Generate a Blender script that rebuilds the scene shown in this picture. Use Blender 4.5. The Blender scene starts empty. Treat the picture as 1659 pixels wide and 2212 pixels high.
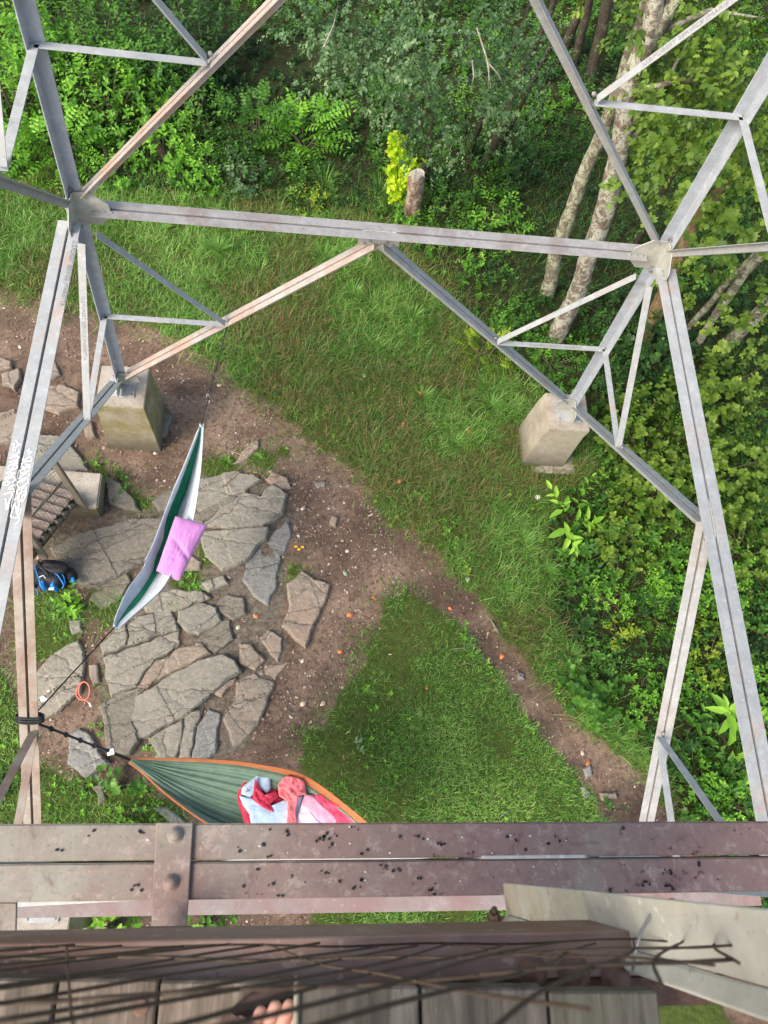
import bpy, bmesh, math, random
import numpy as np
from mathutils import Vector, noise as mnoise
random.seed(7); RNG = np.random.default_rng(11)
col = bpy.context.scene.collection
# ------------------------------------------------------------------ camera model (fitted to the photograph)
S = 1.15
F = 1625.874; CU, CV = 829.5, 1106.0
yaw, pitch, roll = 0.2706, 1.1557, 0.28954
cyw, syw, cp, sp = math.cos(yaw), math.sin(yaw), math.cos(pitch), math.sin(pitch)
fw = np.array([syw*cp, cyw*cp, -sp]); r0 = np.array([cyw, -syw, 0.]); u0 = np.cross(r0, fw)
rt = math.cos(roll)*r0 + math.sin(roll)*u0; up = -math.sin(roll)*r0 + math.cos(roll)*u0
C = np.array([-.598, -2.304, 8.584])*S
GZ = -1.28
def ray(u, v): return fw + rt*((u-CU)/F) - up*((v-CV)/F)
def at(u, v, D): return C + ray(u, v)*D                     # D = depth along the lens axis, metres
def U(u, v, z=GZ):
    r = ray(u, v); return C + r*((z-C[2])/r[2])
def near(u, v, b):                                          # point on the line of sight closest to the vertical over b
    r = ray(u, v); d = np.array(b[:2])-C[:2]; t = (d@r[:2])/(r[:2]@r[:2]); return C + r*t
def vplane(u, v, A, B):                                     # point of the line of sight in the vertical plane through A, B
    A = np.array(A); B = np.array(B); n = np.array([-(B-A)[1], (B-A)[0], 0]); r = ray(u, v)
    return C + r*((A-C)@n)/(r@n)
def px(P):
    d = np.asarray(P)-C; z = d@fw
    return CU+F*(d@rt)/z, CV-F*(d@up)/z
nrm = lambda a: np.asarray(a)/np.linalg.norm(a)
def unit(a): return a/np.maximum(np.linalg.norm(a, axis=-1, keepdims=True), 1e-9)
# ------------------------------------------------------------------ value noise (numpy)
def vnoise(x, y, s=0):
    xi = np.floor(x).astype(np.int64); yi = np.floor(y).astype(np.int64); fx = x-xi; fy = y-yi
    fx = fx*fx*(3-2*fx); fy = fy*fy*(3-2*fy)
    def h(a, b):
        n = (a*374761393 + b*668265263 + s*1442695041) & 0xffffffff
        n = ((n ^ (n >> 13))*1274126177) & 0xffffffff
        return ((n ^ (n >> 16)) & 0xffff)/65535.
    return (h(xi, yi)*(1-fx)+h(xi+1, yi)*fx)*(1-fy) + (h(xi, yi+1)*(1-fx)+h(xi+1, yi+1)*fx)*fy
def fbm(x, y, s=0, o=4):
    r = 0; a = .5
    for k in range(o): r = r + a*vnoise(x*2**k, y*2**k, s+k); a *= .5
    return r
def gz(x, y):
    x = np.asarray(x, float); y = np.asarray(y, float)
    return GZ - .06 + .12*fbm(x*.35+9, y*.35+3, 5, 3) + .03*fbm(x*2.1, y*2.1, 8, 3)
def G(u, v, dz=0.):
    p = U(u, v)
    for _ in range(3): p = U(u, v, float(gz(p[0], p[1]))+dz)
    return p
# ------------------------------------------------------------------ objects
def tag(o, label=None, cat=None, group=None, kind=None):
    for k, v_ in (('label', label), ('category', cat), ('group', group), ('kind', kind)):
        if v_: o[k] = v_
    return o
def empty(name, loc, label, cat, group=None):
    o = bpy.data.objects.new(name, None); col.objects.link(o); o.location = [float(a) for a in loc]; o.empty_display_size = .1
    return tag(o, label, cat, group)
def link(name, me, mat, parent=None):
    o = bpy.data.objects.new(name, me); col.objects.link(o)
    if mat is not None and not me.materials: me.materials.append(mat)
    if parent is not None:
        o.parent = parent; q = parent; off = Vector((0, 0, 0))
        while q is not None: off += q.location; q = q.parent
        o.location = -off                                    # meshes are built in world coordinates
    return o
def mesh_np(name, V, loops, sizes, attr=None, smooth=False):
    me = bpy.data.meshes.new(name); V = np.asarray(V, np.float32); loops = np.asarray(loops, np.int32).ravel(); sizes = np.asarray(sizes, np.int32)
    me.vertices.add(len(V)); me.vertices.foreach_set('co', V.ravel())
    me.loops.add(len(loops)); me.loops.foreach_set('vertex_index', loops)
    me.polygons.add(len(sizes)); st = np.concatenate([[0], np.cumsum(sizes)[:-1]]).astype(np.int32)
    me.polygons.foreach_set('loop_start', st)
    me.polygons.foreach_set('loop_total', sizes)
    if smooth: me.polygons.foreach_set('use_smooth', np.ones(len(sizes), bool))
    me.update(calc_edges=True)
    if attr is not None:
        for an, (dom, dat) in attr.items():
            a = me.attributes.new(an, 'FLOAT', dom); a.data.foreach_set('value', np.asarray(dat, np.float32))
    return me
class MB:
    def __init__(s): s.v = []; s.f = []
    def add(s, vs, fs):
        b = len(s.v); s.v += [tuple(map(float, p)) for p in vs]; s.f += [tuple(b+i for i in f) for f in fs]
    def prism(s, ring, d):                                   # ring of points extruded by vector d
        n = len(ring); d = np.array(d); ring = [np.array(p) for p in ring]
        s.add(ring+[p+d for p in ring], [tuple(range(n))[::-1], tuple(range(n, 2*n))]+[(i, (i+1) % n, n+(i+1) % n, n+i) for i in range(n)])
    def box(s, c, X, Y, Z):                                  # centre, half vectors
        c = np.array(c); X, Y, Z = map(np.array, (X, Y, Z))
        s.prism([c-X-Y-Z, c+X-Y-Z, c+X+Y-Z, c-X+Y-Z], 2*Z)
    def tube(s, pts, rad, n=8, cap=True, wob=0, seed=0):
        pts = [np.array(p, float) for p in pts]; rad = rad if hasattr(rad, '__len__') else [rad]*len(pts)
        b = len(s.v); up_ = np.array([.13, .21, .97]); prev = None
        for i, p in enumerate(pts):
            a = nrm(pts[min(i+1, len(pts)-1)]-pts[max(i-1, 0)])
            x = np.cross(a, up_ if prev is None else prev)
            if np.linalg.norm(x) < 1e-3: x = np.cross(a, [1, 0, 0])
            x = nrm(x); y = np.cross(a, x) if prev is None else nrm(np.cross(a, x))
            if prev is None: prev = y if False else None
            for k in range(n):
                t = 2*math.pi*k/n; rr = rad[i]
                if wob: rr *= 1+wob*(mnoise.noise(Vector((math.cos(t)*1.3+seed, math.sin(t)*1.3, i*.45)))+.5*mnoise.noise(Vector((math.cos(t)*4+seed, math.sin(t)*4, i*1.3))))
                s.v.append(tuple(p+rr*(math.cos(t)*x+math.sin(t)*y)))
        for i in range(len(pts)-1):
            for k in range(n):
                s.f.append((b+i*n+k, b+i*n+(k+1) % n, b+(i+1)*n+(k+1) % n, b+(i+1)*n+k))
        if cap: s.f.append(tuple(b+k for k in range(n))[::-1]); s.f.append(tuple(b+(len(pts)-1)*n+k for k in range(n)))
    def build(s, name, mat, parent=None, smooth=False, bevel=0, seg=1, label=None):
        me = bpy.data.meshes.new(name); me.from_pydata(s.v, [], s.f); me.update()
        bm = bmesh.new(); bm.from_mesh(me); bmesh.ops.recalc_face_normals(bm, faces=bm.faces)
        if bevel:
            es = [e for e in bm.edges if len(e.link_faces) == 2 and e.calc_face_angle(0) > .5]
            bmesh.ops.bevel(bm, geom=es, offset=bevel, segments=seg, affect='EDGES', clamp_overlap=True)
        bm.to_mesh(me); bm.free()
        if smooth: me.polygons.foreach_set('use_smooth', [True]*len(me.polygons))
        o = link(name, me, mat, parent)
        if label: o['label'] = label
        return o
# ------------------------------------------------------------------ materials
def NT(name):
    m = bpy.data.materials.new(name); m.use_nodes = True; nt = m.node_tree; nt.nodes.clear()
    out = nt.nodes.new('ShaderNodeOutputMaterial')
    def N(t, inp=None, **kw):
        n = nt.nodes.new('ShaderNode'+t)
        for k, v_ in kw.items(): setattr(n, k, v_)
        for k, v_ in (inp or {}).items():
            if isinstance(v_, bpy.types.NodeSocket): nt.links.new(v_, n.inputs[k])
            else: n.inputs[k].default_value = v_
        return n
    return m, nt, out, N
def rgb(c): return (c[0], c[1], c[2], 1)
def ramp(N, fac, stops):
    n = N('ValToRGB', {'Fac': fac}); e = n.color_ramp.elements
    while len(e) > len(stops): e.remove(e[-1])
    while len(e) < len(stops): e.new(.5)
    for el, (p, c) in zip(e, stops): el.position = p; el.color = rgb(c) if hasattr(c, '__len__') else (c, c, c, 1)
    return n.outputs['Color']
def mix(N, f, a, b):
    n = N('Mix', {0: f}, data_type='RGBA'); 
    for i, x in ((6, a), (7, b)):
        if isinstance(x, bpy.types.NodeSocket): n.id_data.links.new(x, n.inputs[i])
        else: n.inputs[i].default_value = rgb(x)
    return n.outputs[2]
def noise(N, vec, sc, det=4, rough=.6, dist=0):
    return N('TexNoise', {'Vector': vec, 'Scale': sc, 'Detail': det, 'Roughness': rough, 'Distortion': dist}).outputs['Fac']
def finish(nt, N, out, colr, rough=.6, metal=0, bump=None, bs=.3, bd=.01, spec=.5, sheen=0):
    p = N('BsdfPrincipled', {'Metallic': metal, 'Specular IOR Level': spec})
    for k, x in (('Base Color', colr), ('Roughness', rough)):
        if isinstance(x, bpy.types.NodeSocket): nt.links.new(x, p.inputs[k])
        else: p.inputs[k].default_value = rgb(x) if k == 'Base Color' else x
    if sheen: p.inputs['Sheen Weight'].default_value = sheen
    if bump is not None:
        b = N('Bump', {'Height': bump, 'Strength': bs, 'Distance': bd}); nt.links.new(b.outputs[0], p.inputs['Normal'])
    nt.links.new(p.outputs[0], out.inputs[0]); return p
def pos(N): return N('TexCoord').outputs['Object']
def worldpos(N): return N('NewGeometry').outputs['Position']
def M_galv(name, base=(.36, .38, .40), rust=.15, rustc=(.42, .27, .2), dark=(.2, .2, .2), metal=.25):
    m, nt, out, N = NT(name); w = worldpos(N)
    n1 = noise(N, w, 9, 5, .7); n2 = noise(N, w, 2.2, 4, .65, .4); n3 = noise(N, w, 60, 3, .7)
    c = ramp(N, n1, [(.3, [x*.8 for x in base]), (.55, base), (.75, [min(1, x*1.25) for x in base])])
    c = mix(N, ramp(N, n2, [(.62-rust*.5, 0.), (.78-rust*.4, min(1, .35+rust))]), c, rustc)
    c = mix(N, ramp(N, n3, [(.62, 0.), (.72, .6)]), c, dark)
    c = mix(N, ramp(N, noise(N, w, 5, 8, .8, 1.2), [(.56, 0.), (.64, .35)]), c, [x*.55 for x in base])
    c = mix(N, ramp(N, noise(N, w, 13, 7, .8, .6), [(.60, 0.), (.66, min(.9, .25+rust*1.2))]), c, [x*.75 for x in rustc])
    c = mix(N, ramp(N, noise(N, w, 31, 2), [(.66, 0.), (.70, .55)]), c, [min(1, x*1.45) for x in base])
    finish(nt, N, out, c, ramp(N, n1, [(.3, .55), (.7, .75)]), metal, n3, .25, .003); return m
def M_rustbeam(name):
    m, nt, out, N = NT(name); w = worldpos(N)
    n1 = noise(N, w, 2.2, 6, .65, .5); n2 = noise(N, w, 24, 8, .8, .3); n3 = noise(N, w, 90, 3, .7)
    sx = N('SeparateXYZ', {0: w}).outputs['X']
    k = N('MapRange', {'Value': sx, 'From Min': -2.0, 'From Max': -.2, 'To Min': -.12, 'To Max': .16}).outputs[0]
    f = N('Math', {0: n1, 1: k}, operation='ADD').outputs[0]
    c = ramp(N, f, [(.36, (.25, .245, .20)), (.5, (.215, .185, .155)), (.62, (.19, .13, .115)), (.75, (.215, .135, .12))])
    c = mix(N, ramp(N, n2, [(.53, 0.), (.62, .75)]), c, (.33, .265, .235)); c = mix(N, ramp(N, n2, [(.34, .6), (.43, 0.)]), c, (.12, .08, .07)); c = mix(N, ramp(N, noise(N, w, 33, 6, .8), [(.6, 0.), (.66, .55)]), c, (.33, .17, .11))
    c = mix(N, ramp(N, n3, [(.6, 0.), (.72, .6)]), c, (.09, .065, .055))
    c = mix(N, ramp(N, noise(N, w, 7, 7, .75, 1.5), [(.56, 0.), (.64, .5)]), c, (.10, .06, .06))
    finish(nt, N, out, c, .62, .12, n2, .35, .004); return m
def M_plain(name, c, rough=.6, var=.25, sc=12, metal=0, bs=.2, bd=.004, sheen=0, spec=.4):
    m, nt, out, N = NT(name); w = worldpos(N); n1 = noise(N, w, sc, 5, .65); n2 = noise(N, w, sc*5, 3, .6)
    cc = ramp(N, n1, [(.3, [x*(1-var) for x in c]), (.7, [min(1, x*(1+var)) for x in c])])
    finish(nt, N, out, cc, rough, metal, n2, bs, bd, spec, sheen); return m
def M_concrete(name, moss=.5, br=(1, 1, 1)):
    m, nt, out, N = NT(name); w = worldpos(N)
    n1 = noise(N, w, 3, 6, .7); n2 = noise(N, w, 45, 4, .7); nz = N('SeparateXYZ', {0: N('NewGeometry').outputs['Normal']}).outputs['Z']
    c = ramp(N, n1, [(.3, tuple(a*b for a, b in zip((.25, .215, .175), br))), (.5, tuple(a*b for a, b in zip((.36, .32, .27), br))), (.7, tuple(a*b for a, b in zip((.44, .40, .35), br)))])
    side = ramp(N, nz, [(.3, 1.), (.7, 0.)])
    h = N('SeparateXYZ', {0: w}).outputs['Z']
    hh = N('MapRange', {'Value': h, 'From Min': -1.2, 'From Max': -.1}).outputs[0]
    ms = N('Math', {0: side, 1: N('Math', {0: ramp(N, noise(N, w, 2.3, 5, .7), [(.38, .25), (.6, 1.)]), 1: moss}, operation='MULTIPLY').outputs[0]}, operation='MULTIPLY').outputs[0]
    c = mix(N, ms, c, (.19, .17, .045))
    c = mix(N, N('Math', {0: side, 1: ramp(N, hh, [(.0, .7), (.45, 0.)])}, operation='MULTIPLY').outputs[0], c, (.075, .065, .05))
    c = mix(N, ramp(N, n2, [(.35, .6), (.45, 0.)]), c, (.12, .11, .095))
    finish(nt, N, out, c, .9, 0, n2, .5, .01, .2); return m
def M_rock(name, a=(.17, .16, .125), b=(.26, .235, .19), tint=(.23, .19, .17), dark=.5):
    m, nt, out, N = NT(name); w = worldpos(N)
    oi = N('ObjectInfo').outputs['Random']
    n1 = noise(N, w, 2.6, 8, .68, .8); n2 = noise(N, w, 17, 8, .75, .5); n3 = noise(N, w, 90, 4, .75)
    st = N('Mapping', {'Vector': w, 'Rotation': (0, 0, .55), 'Scale': (1.3, 2.9, 3)}).outputs[0]
    n4 = noise(N, st, 2.0, 9, .72, 1.6); vc = N('TexVoronoi', {'Vector': N('Mapping', {'Vector': mix(N, .16, w, N('TexNoise', {'Vector': w, 'Scale': 5., 'Detail': 4.}).outputs['Color']), 'Scale': (1.0, 2.6, 1), 'Rotation': (0, 0, .5)}).outputs[0], 'Scale': .9}, feature='DISTANCE_TO_EDGE').outputs['Distance']
    c = ramp(N, n2, [(.3, [x*.62 for x in a]), (.5, a), (.68, b)])
    c = mix(N, ramp(N, n1, [(.48, 0.), (.68, .8)]), c, tint)
    c = mix(N, N('Math', {0: oi, 1: .45}, operation='MULTIPLY').outputs[0], c, (.20, .195, .17))
    c = mix(N, ramp(N, n4, [(.36, dark), (.44, 0.)]), c, (.07, .06, .05))
    c = mix(N, N('Math', {0: ramp(N, vc, [(.0, .9), (.013, 0.)]), 1: ramp(N, noise(N, w, 3, 3), [(.36, 0.), (.46, 1.)])}, operation='MULTIPLY').outputs[0], c, (.045, .035, .03))
    c = mix(N, ramp(N, n3, [(.58, 0.), (.68, .5)]), c, (.36, .34, .28))
    c = mix(N, ramp(N, noise(N, w, 5.5, 6, .8), [(.6, 0.), (.72, .5)]), c, (.13, .14, .055))
    hb = N('Math', {0: n2, 1: N('Math', {0: N('Math', {0: n4, 1: ramp(N, vc, [(0., 0.), (.06, .5)])}, operation='ADD').outputs[0], 1: 1.4}, operation='MULTIPLY').outputs[0]}, operation='ADD').outputs[0]
    finish(nt, N, out, c, .88, 0, hb, .6, .03, .25); return m
def M_leaf(name, cols, trans=.35, rough=.45, spec=.35):
    m, nt, out, N = NT(name)
    t = N('Attribute', attribute_name='tint').outputs['Fac']
    c = ramp(N, t, [(i/(len(cols)-1), x) for i, x in enumerate(cols)])
    p = N('BsdfPrincipled', {'Roughness': rough, 'Specular IOR Level': spec, 'Base Color': c})
    tc = N('Mix', {0: 1., 6: c, 7: (1.5, 1.45, .55, 1)}, data_type='RGBA', blend_type='MULTIPLY').outputs[2]
    tr = N('BsdfTranslucent', {'Color': tc}); mx = N('MixShader', {0: trans, 1: p.outputs[0], 2: tr.outputs[0]})
    nt.links.new(mx.outputs[0], out.inputs[0]); return m
def M_bark(name, a, b, lich=(.42, .46, .36), amt=.55, sc=14):
    m, nt, out, N = NT(name); w = worldpos(N)
    st = N('Mapping', {'Vector': w, 'Scale': (1, 1, .45)}).outputs[0]
    n1 = noise(N, st, sc, 7, .75, .4); n2 = noise(N, w, 6.5, 7, .8, .5); n3 = noise(N, w, 50, 4, .7)
    c = ramp(N, n1, [(.35, a), (.6, b)])
    lo = .62-amt*.28
    c = mix(N, ramp(N, n2, [(lo, 0.), (lo+.06, .95)]), c, lich)
    c = mix(N, ramp(N, noise(N, w, 23, 5, .8), [(.55, 0.), (.62, .8*amt)]), c, [x*1.25 for x in lich])
    c = mix(N, ramp(N, n3, [(.35, .75), (.45, 0.)]), c, [x*.35 for x in a])
    finish(nt, N, out, c, .9, 0, n1, .9, .03, .2); return m
def M_wood(name, a=(.13, .115, .095), b=(.21, .19, .16), axis='Y'):
    m, nt, out, N = NT(name); w = worldpos(N)
    sc = (14, 1.2, 14) if axis == 'Y' else (1.2, 14, 14)
    st = N('Mapping', {'Vector': w, 'Scale': sc}).outputs[0]
    n1 = noise(N, st, 2.2, 6, .7, .6); n2 = noise(N, st, 9, 4, .7); n0 = noise(N, w, 4, 4)
    c = ramp(N, n1, [(.32, [x*.55 for x in a]), (.5, a), (.68, b)])
    c = mix(N, ramp(N, n2, [(.32, .8), (.42, 0.)]), c, [x*.4 for x in a])
    c = mix(N, ramp(N, n0, [(.5, 0.), (.7, .4)]), c, (.13, .14, .09))
    finish(nt, N, out, c, .85, 0, n1, .6, .006, .2); return m
mat_galv = M_galv('galvanized_steel', (.345, .36, .365), .16, metal=0)
mat_leg = M_galv('galvanized_leg', (.40, .435, .49), .06, metal=.05)
mat_galvr = M_galv('galvanized_stained', (.42, .385, .36), .38, (.42, .27, .19), metal=0)
mat_strut = M_galv('weathered_strut', (.295, .29, .285), .28, (.17, .12, .10), metal=0)
mat_pink = M_galv('pinkish_weathered_steel', (.25, .205, .195), .42, (.22, .13, .115), metal=0)
mat_brownd = M_galv('brown_stained_steel', (.30, .265, .225), .4, (.20, .115, .08), metal=0); mat_galvp = M_galv('galvanized_slightly_stained', (.42, .42, .415), .16, (.36, .26, .20), metal=0)
mat_plate = M_galv('gusset_steel', (.46, .46, .42), .12, (.40, .36, .18))
mat_rust = M_rustbeam('rusted_beam')
mat_bolt = M_plain('rust_brown', (.15, .085, .06), .75, .35, 60, .2)
mat_bolt_g = M_plain('grey_bolt', (.26, .26, .26), .5, .25, 60, .4)
mat_conc = M_concrete('concrete_mossy', .85); mat_conc2 = M_concrete('concrete_dry', .45); mat_conc3 = M_concrete('concrete_pale', .22, (1.06, 1.05, 1.03))
ROCKM = [M_rock('rock_olive', (.25, .235, .19), (.40, .37, .31), (.31, .265, .215)), M_rock('rock_grey', (.22, .22, .205), (.37, .37, .345), (.25, .235, .225)), M_rock('rock_warm', (.28, .22, .17), (.44, .37, .30), (.34, .23, .17)), M_rock('rock_dark', (.17, .15, .12), (.28, .255, .205), (.22, .19, .15))]
# ------------------------------------------------------------------ ground zones (outlines in image units, used once to lay out real ground)
def inpoly(x, y, P):
    P = np.array(P, float); ins = np.zeros(len(x), bool); n = len(P)
    for i in range(n):
        x1, y1 = P[i]; x2, y2 = P[(i+1) % n]
        if y1 == y2: continue
        c = ((y1 > y) != (y2 > y)) & (x < (x2-x1)*(y-y1)/(y2-y1)+x1); ins ^= c
    return ins
def pxs(X, Y, Z=GZ):
    d = np.stack([X-C[0], Y-C[1], np.full_like(X, Z)-C[2]], 1); z = d@fw
    zz = np.where(z > .5, z, .5)
    return CU+F*(d@rt)/zz, CV-F*(d@up)/zz, z > .5
BANK = [(-1500, 560), (-300, 600), (0, 632), (120, 645), (240, 678), (330, 705), (390, 738), (440, 775), (490, 795), (560, 852), (620, 902), (690, 962), (770, 1022), (850, 1092), (900, 1152), (960, 1202), (1010, 1268), (1065, 1320), (1110, 1380), (1185, 1480), (1262, 1560), (1330, 1618), (1400, 1680), (1440, 1740), (1500, 1830), (1750, 2200), (2600, 3000), (4200, 3000), (4200, -900), (-1500, -900)]
LAWN = [(862, 1268), (892, 1268), (930, 1292), (962, 1322), (1008, 1372), (1040, 1425), (1090, 1490), (1140, 1565), (1190, 1620), (1235, 1675), (1285, 1735), (1330, 1790), (1560, 2150), (2000, 3000), (300, 3000), (560, 2212), (660, 2040), (680, 1900), (712, 1790), (690, 1720), (650, 1650), (660, 1592), (705, 1562), (728, 1500), (775, 1460), (790, 1400), (812, 1350), (838, 1290)]
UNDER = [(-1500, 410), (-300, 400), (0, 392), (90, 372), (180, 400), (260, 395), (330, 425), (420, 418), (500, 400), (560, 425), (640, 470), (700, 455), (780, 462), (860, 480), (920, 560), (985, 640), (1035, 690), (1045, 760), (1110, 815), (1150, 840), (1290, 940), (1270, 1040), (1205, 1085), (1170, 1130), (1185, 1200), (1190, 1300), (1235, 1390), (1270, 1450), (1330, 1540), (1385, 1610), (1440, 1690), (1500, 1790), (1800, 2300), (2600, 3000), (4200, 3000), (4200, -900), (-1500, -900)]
PATCH = [[(50, 1290), (120, 1270), (190, 1310), (185, 1360), (150, 1400), (70, 1440), (40, 1440)], [(-400, 1420), (10, 1440), (45, 1560), (60, 1700), (50, 1800), (0, 2000), (-500, 2000)],
 [(80, 1640), (150, 1690), (270, 1700), (360, 1730), (420, 1790), (300, 1860), (60, 1900), (40, 1700)], [(240, 1440), (268, 1420), (250, 1490), (225, 1530)], [(190, 1290), (250, 1240), (260, 1330), (225, 1370)],
 [(430, 1000), (500, 985), (520, 1005), (490, 1035), (440, 1030)], [(530, 985), (560, 970), (600, 985), (590, 1010), (540, 1015)], [(590, 965), (620, 960), (640, 985), (610, 995)],
 [(425, 1110), (455, 1105), (460, 1135), (430, 1140)], [(425, 1175), (455, 1185), (470, 1220), (440, 1225)], [(365, 1235), (430, 1225), (450, 1290), (400, 1300), (370, 1285)], [(265, 1055), (330, 1080), (335, 1105), (290, 1100)], [(190, 990), (230, 1000), (250, 1045), (225, 1050)],
 [(620, 1225), (650, 1220), (655, 1260), (625, 1270)], [(790, 1070), (860, 1095), (880, 1140), (850, 1140)]]
ROCKZ = [(330, 1090), (420, 1010), (520, 1020), (560, 1050), (620, 1045), (640, 1110), (600, 1180), (620, 1260), (600, 1330), (620, 1400), (560, 1500), (530, 1600), (470, 1660), (330, 1650), (230, 1620), (215, 1500), (230, 1350), (330, 1290), (300, 1200), (130, 1200), (60, 1230), (120, 1110), (250, 1060)]
def zones(X, Y, jr=0):
    u, v, ok = pxs(X, Y)
    if jr: w_ = jr*np.where(u+.6*(v-1500) > 840, .25, 1.); u = u+RNG.normal(0, 1, len(X))*w_; v = v+RNG.normal(0, 1, len(X))*w_
    j = 38*(fbm(X*1.6, Y*1.6, 21, 4)-.47); k = 38*(fbm(X*1.6+50, Y*1.6, 31, 4)-.47)
    j2 = 34*(fbm(X*7, Y*7, 41, 3)-.43); k2 = 34*(fbm(X*7+9, Y*7, 47, 3)-.43)
    uu, vv = u+j+j2, v+k+k2
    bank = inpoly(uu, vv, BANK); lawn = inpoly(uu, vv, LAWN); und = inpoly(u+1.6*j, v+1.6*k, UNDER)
    pt = np.zeros(len(X), bool)
    for P in PATCH: pt |= inpoly(u+.5*j+.4*j2, v+.5*k+.4*k2, P)
    out = ~ok
    return bank | out, lawn, und & ~out, pt
def ground():
    n = 560; a = 13.0
    t = np.linspace(-1, 1, n); cx, cy = 2.0, 4.0
    w = np.sign(t)*(np.abs(t)*a + np.maximum(np.abs(t)-.8, 0)**2*9000*.6)
    X, Y = np.meshgrid(cx+w*1.0, cy+w*1.15, indexing='ij'); x, y = X.ravel(), Y.ravel()
    b, l, un, pt = zones(x, y); z = gz(x, y)
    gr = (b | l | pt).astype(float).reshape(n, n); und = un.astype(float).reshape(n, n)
    for _ in range(5):
        gr[1:-1, 1:-1] = (gr[1:-1, 1:-1]*2+gr[2:, 1:-1]+gr[:-2, 1:-1]+gr[1:-1, 2:]+gr[1:-1, :-2])/6
    uu, vv, ok = pxs(x, y); rk = (inpoly(uu+60*(fbm(x*3, y*3, 61, 3)-.43), vv+60*(fbm(x*3+7, y*3, 67, 3)-.43), ROCKZ) & ok).astype(float).reshape(n, n)
    for _ in range(2): rk[1:-1, 1:-1] = (rk[1:-1, 1:-1]*2+rk[2:, 1:-1]+rk[:-2, 1:-1]+rk[1:-1, 2:]+rk[1:-1, :-2])/6
    rk = rk.ravel()*(1-gr.ravel()); ss = fbm(x*2.3+y*1.0, y*6-x*2.2, 77, 4); z = z + rk*(.015*(ss > .42)+.012*(ss > .5)+.015*(ss-.4))
    z = z + .03*(gr.ravel()) + .02*(fbm(x*9, y*9, 3, 2)-.4)*(1-gr.ravel())
    i = np.arange(n-1)[:, None]*n+np.arange(n-1)[None, :]
    q = np.stack([i, i+n, i+n+1, i+1], -1).reshape(-1, 4)
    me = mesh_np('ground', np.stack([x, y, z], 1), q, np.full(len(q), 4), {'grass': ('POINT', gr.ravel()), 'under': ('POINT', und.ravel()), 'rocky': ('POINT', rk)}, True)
    m, nt, out, N = NT('ground_soil'); w_ = worldpos(N)
    g = N('Attribute', attribute_name='grass').outputs['Fac']; ud = N('Attribute', attribute_name='under').outputs['Fac']
    n1 = noise(N, w_, 1.1, 6, .65, .3); n2 = noise(N, w_, 14, 7, .75); n3 = noise(N, w_, 75, 4, .8)
    dirt = ramp(N, n1, [(.32, (.10, .066, .048)), (.5, (.205, .14, .10)), (.66, (.36, .255, .185))])
    dirt = mix(N, ramp(N, n2, [(.35, .75), (.52, 0.)]), dirt, (.052, .037, .031))
    dirt = mix(N, ramp(N, n3, [(.57, 0.), (.67, .75)]), dirt, (.30, .235, .19))
    vo = N('TexVoronoi', {'Vector': w_, 'Scale': 34}, feature='F1').outputs
    dirt = mix(N, ramp(N, vo['Distance'], [(.16, .55), (.24, 0.)]), dirt, mix(N, .5, vo['Color'], (.3, .22, .18)) if False else (.24, .18, .15))
    moss = ramp(N, n2, [(.35, (.045, .065, .016)), (.6, (.095, .13, .028)), (.75, (.13, .115, .045))])
    rkc = ramp(N, n2, [(.35, (.09, .075, .06)), (.52, (.19, .165, .13)), (.68, (.30, .26, .21))]); rkf = N('Attribute', attribute_name='rocky').outputs['Fac']
    dirt = mix(N, N('Math', {0: ramp(N, rkf, [(.3, 0.), (.7, 1.)]), 1: ramp(N, noise(N, w_, 4, 6, .75), [(.38, 0.), (.46, .95)])}, operation='MULTIPLY').outputs[0], dirt, rkc)
    c = mix(N, ramp(N, N('Math', {0: g, 1: N('MapRange', {'Value': n2, 'From Min': .35, 'From Max': .65, 'To Min': -.3, 'To Max': .3}).outputs[0]}, operation='ADD').outputs[0], [(.35, 0.), (.65, 1.)]), dirt, moss)
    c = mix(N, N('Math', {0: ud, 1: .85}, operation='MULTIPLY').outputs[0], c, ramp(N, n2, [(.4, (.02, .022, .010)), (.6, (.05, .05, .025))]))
    hb = N('Math', {0: n2, 1: n3}, operation='ADD').outputs[0]
    finish(nt, N, out, c, .95, 0, hb, .9, .03, .15)
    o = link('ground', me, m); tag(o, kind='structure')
ground()
def sample(poly, dens, zfun=None):
    P = np.array([U(a, b)[:2] for a, b in poly]); lo, hi = P.min(0), P.max(0)
    n = int(dens*(hi[0]-lo[0])*(hi[1]-lo[1])); return RNG.uniform(lo[0], hi[0], n), RNG.uniform(lo[1], hi[1], n)
def region(poly_clip, dens):
    x, y = sample(poly_clip, dens); u, v, ok = pxs(x, y); k = inpoly(u, v, poly_clip) & ok; return x[k], y[k]
# ------------------------------------------------------------------ leaf templates
OV = ([(0, 0, 0), (.3, -.5, .07), (.7, -.36, .05), (1, 0, -.1), (.7, .36, .05), (.3, .5, .07)], [(0, 1, 2, 3), (0, 3, 4, 5)])
RD = ([(0, 0, 0), (.25, -.46, .05), (.65, -.48, .04), (.95, -.15, 0), (1.03, 0, -.03), (.95, .15, 0), (.65, .48, .04), (.25, .46, .05)], [(0, 1, 2, 3, 4), (0, 4, 5, 6, 7)])
_h = [(.0, .1), (.08, .52), (.3, .3), (.52, .66), (.62, .28), (.8, .34)]
MP = ([(0, 0, 0)]+[(a, -b, .1*b) for a, b in _h]+[(1, 0, -.1)]+[(a, b, .1*b) for a, b in _h[::-1]], [(0, 1, 2, 3, 4, 5, 6, 7), (0, 7, 8, 9, 10, 11, 12, 13)])
BL = ([(0, -.5, 0), (0, .5, 0), (.45, .42, .1), (.45, -.42, .1), (.8, .25, .05), (.8, -.25, .05), (1, 0, -.12)], [(0, 1, 2, 3), (3, 2, 4, 5), (5, 4, 6)])
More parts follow.
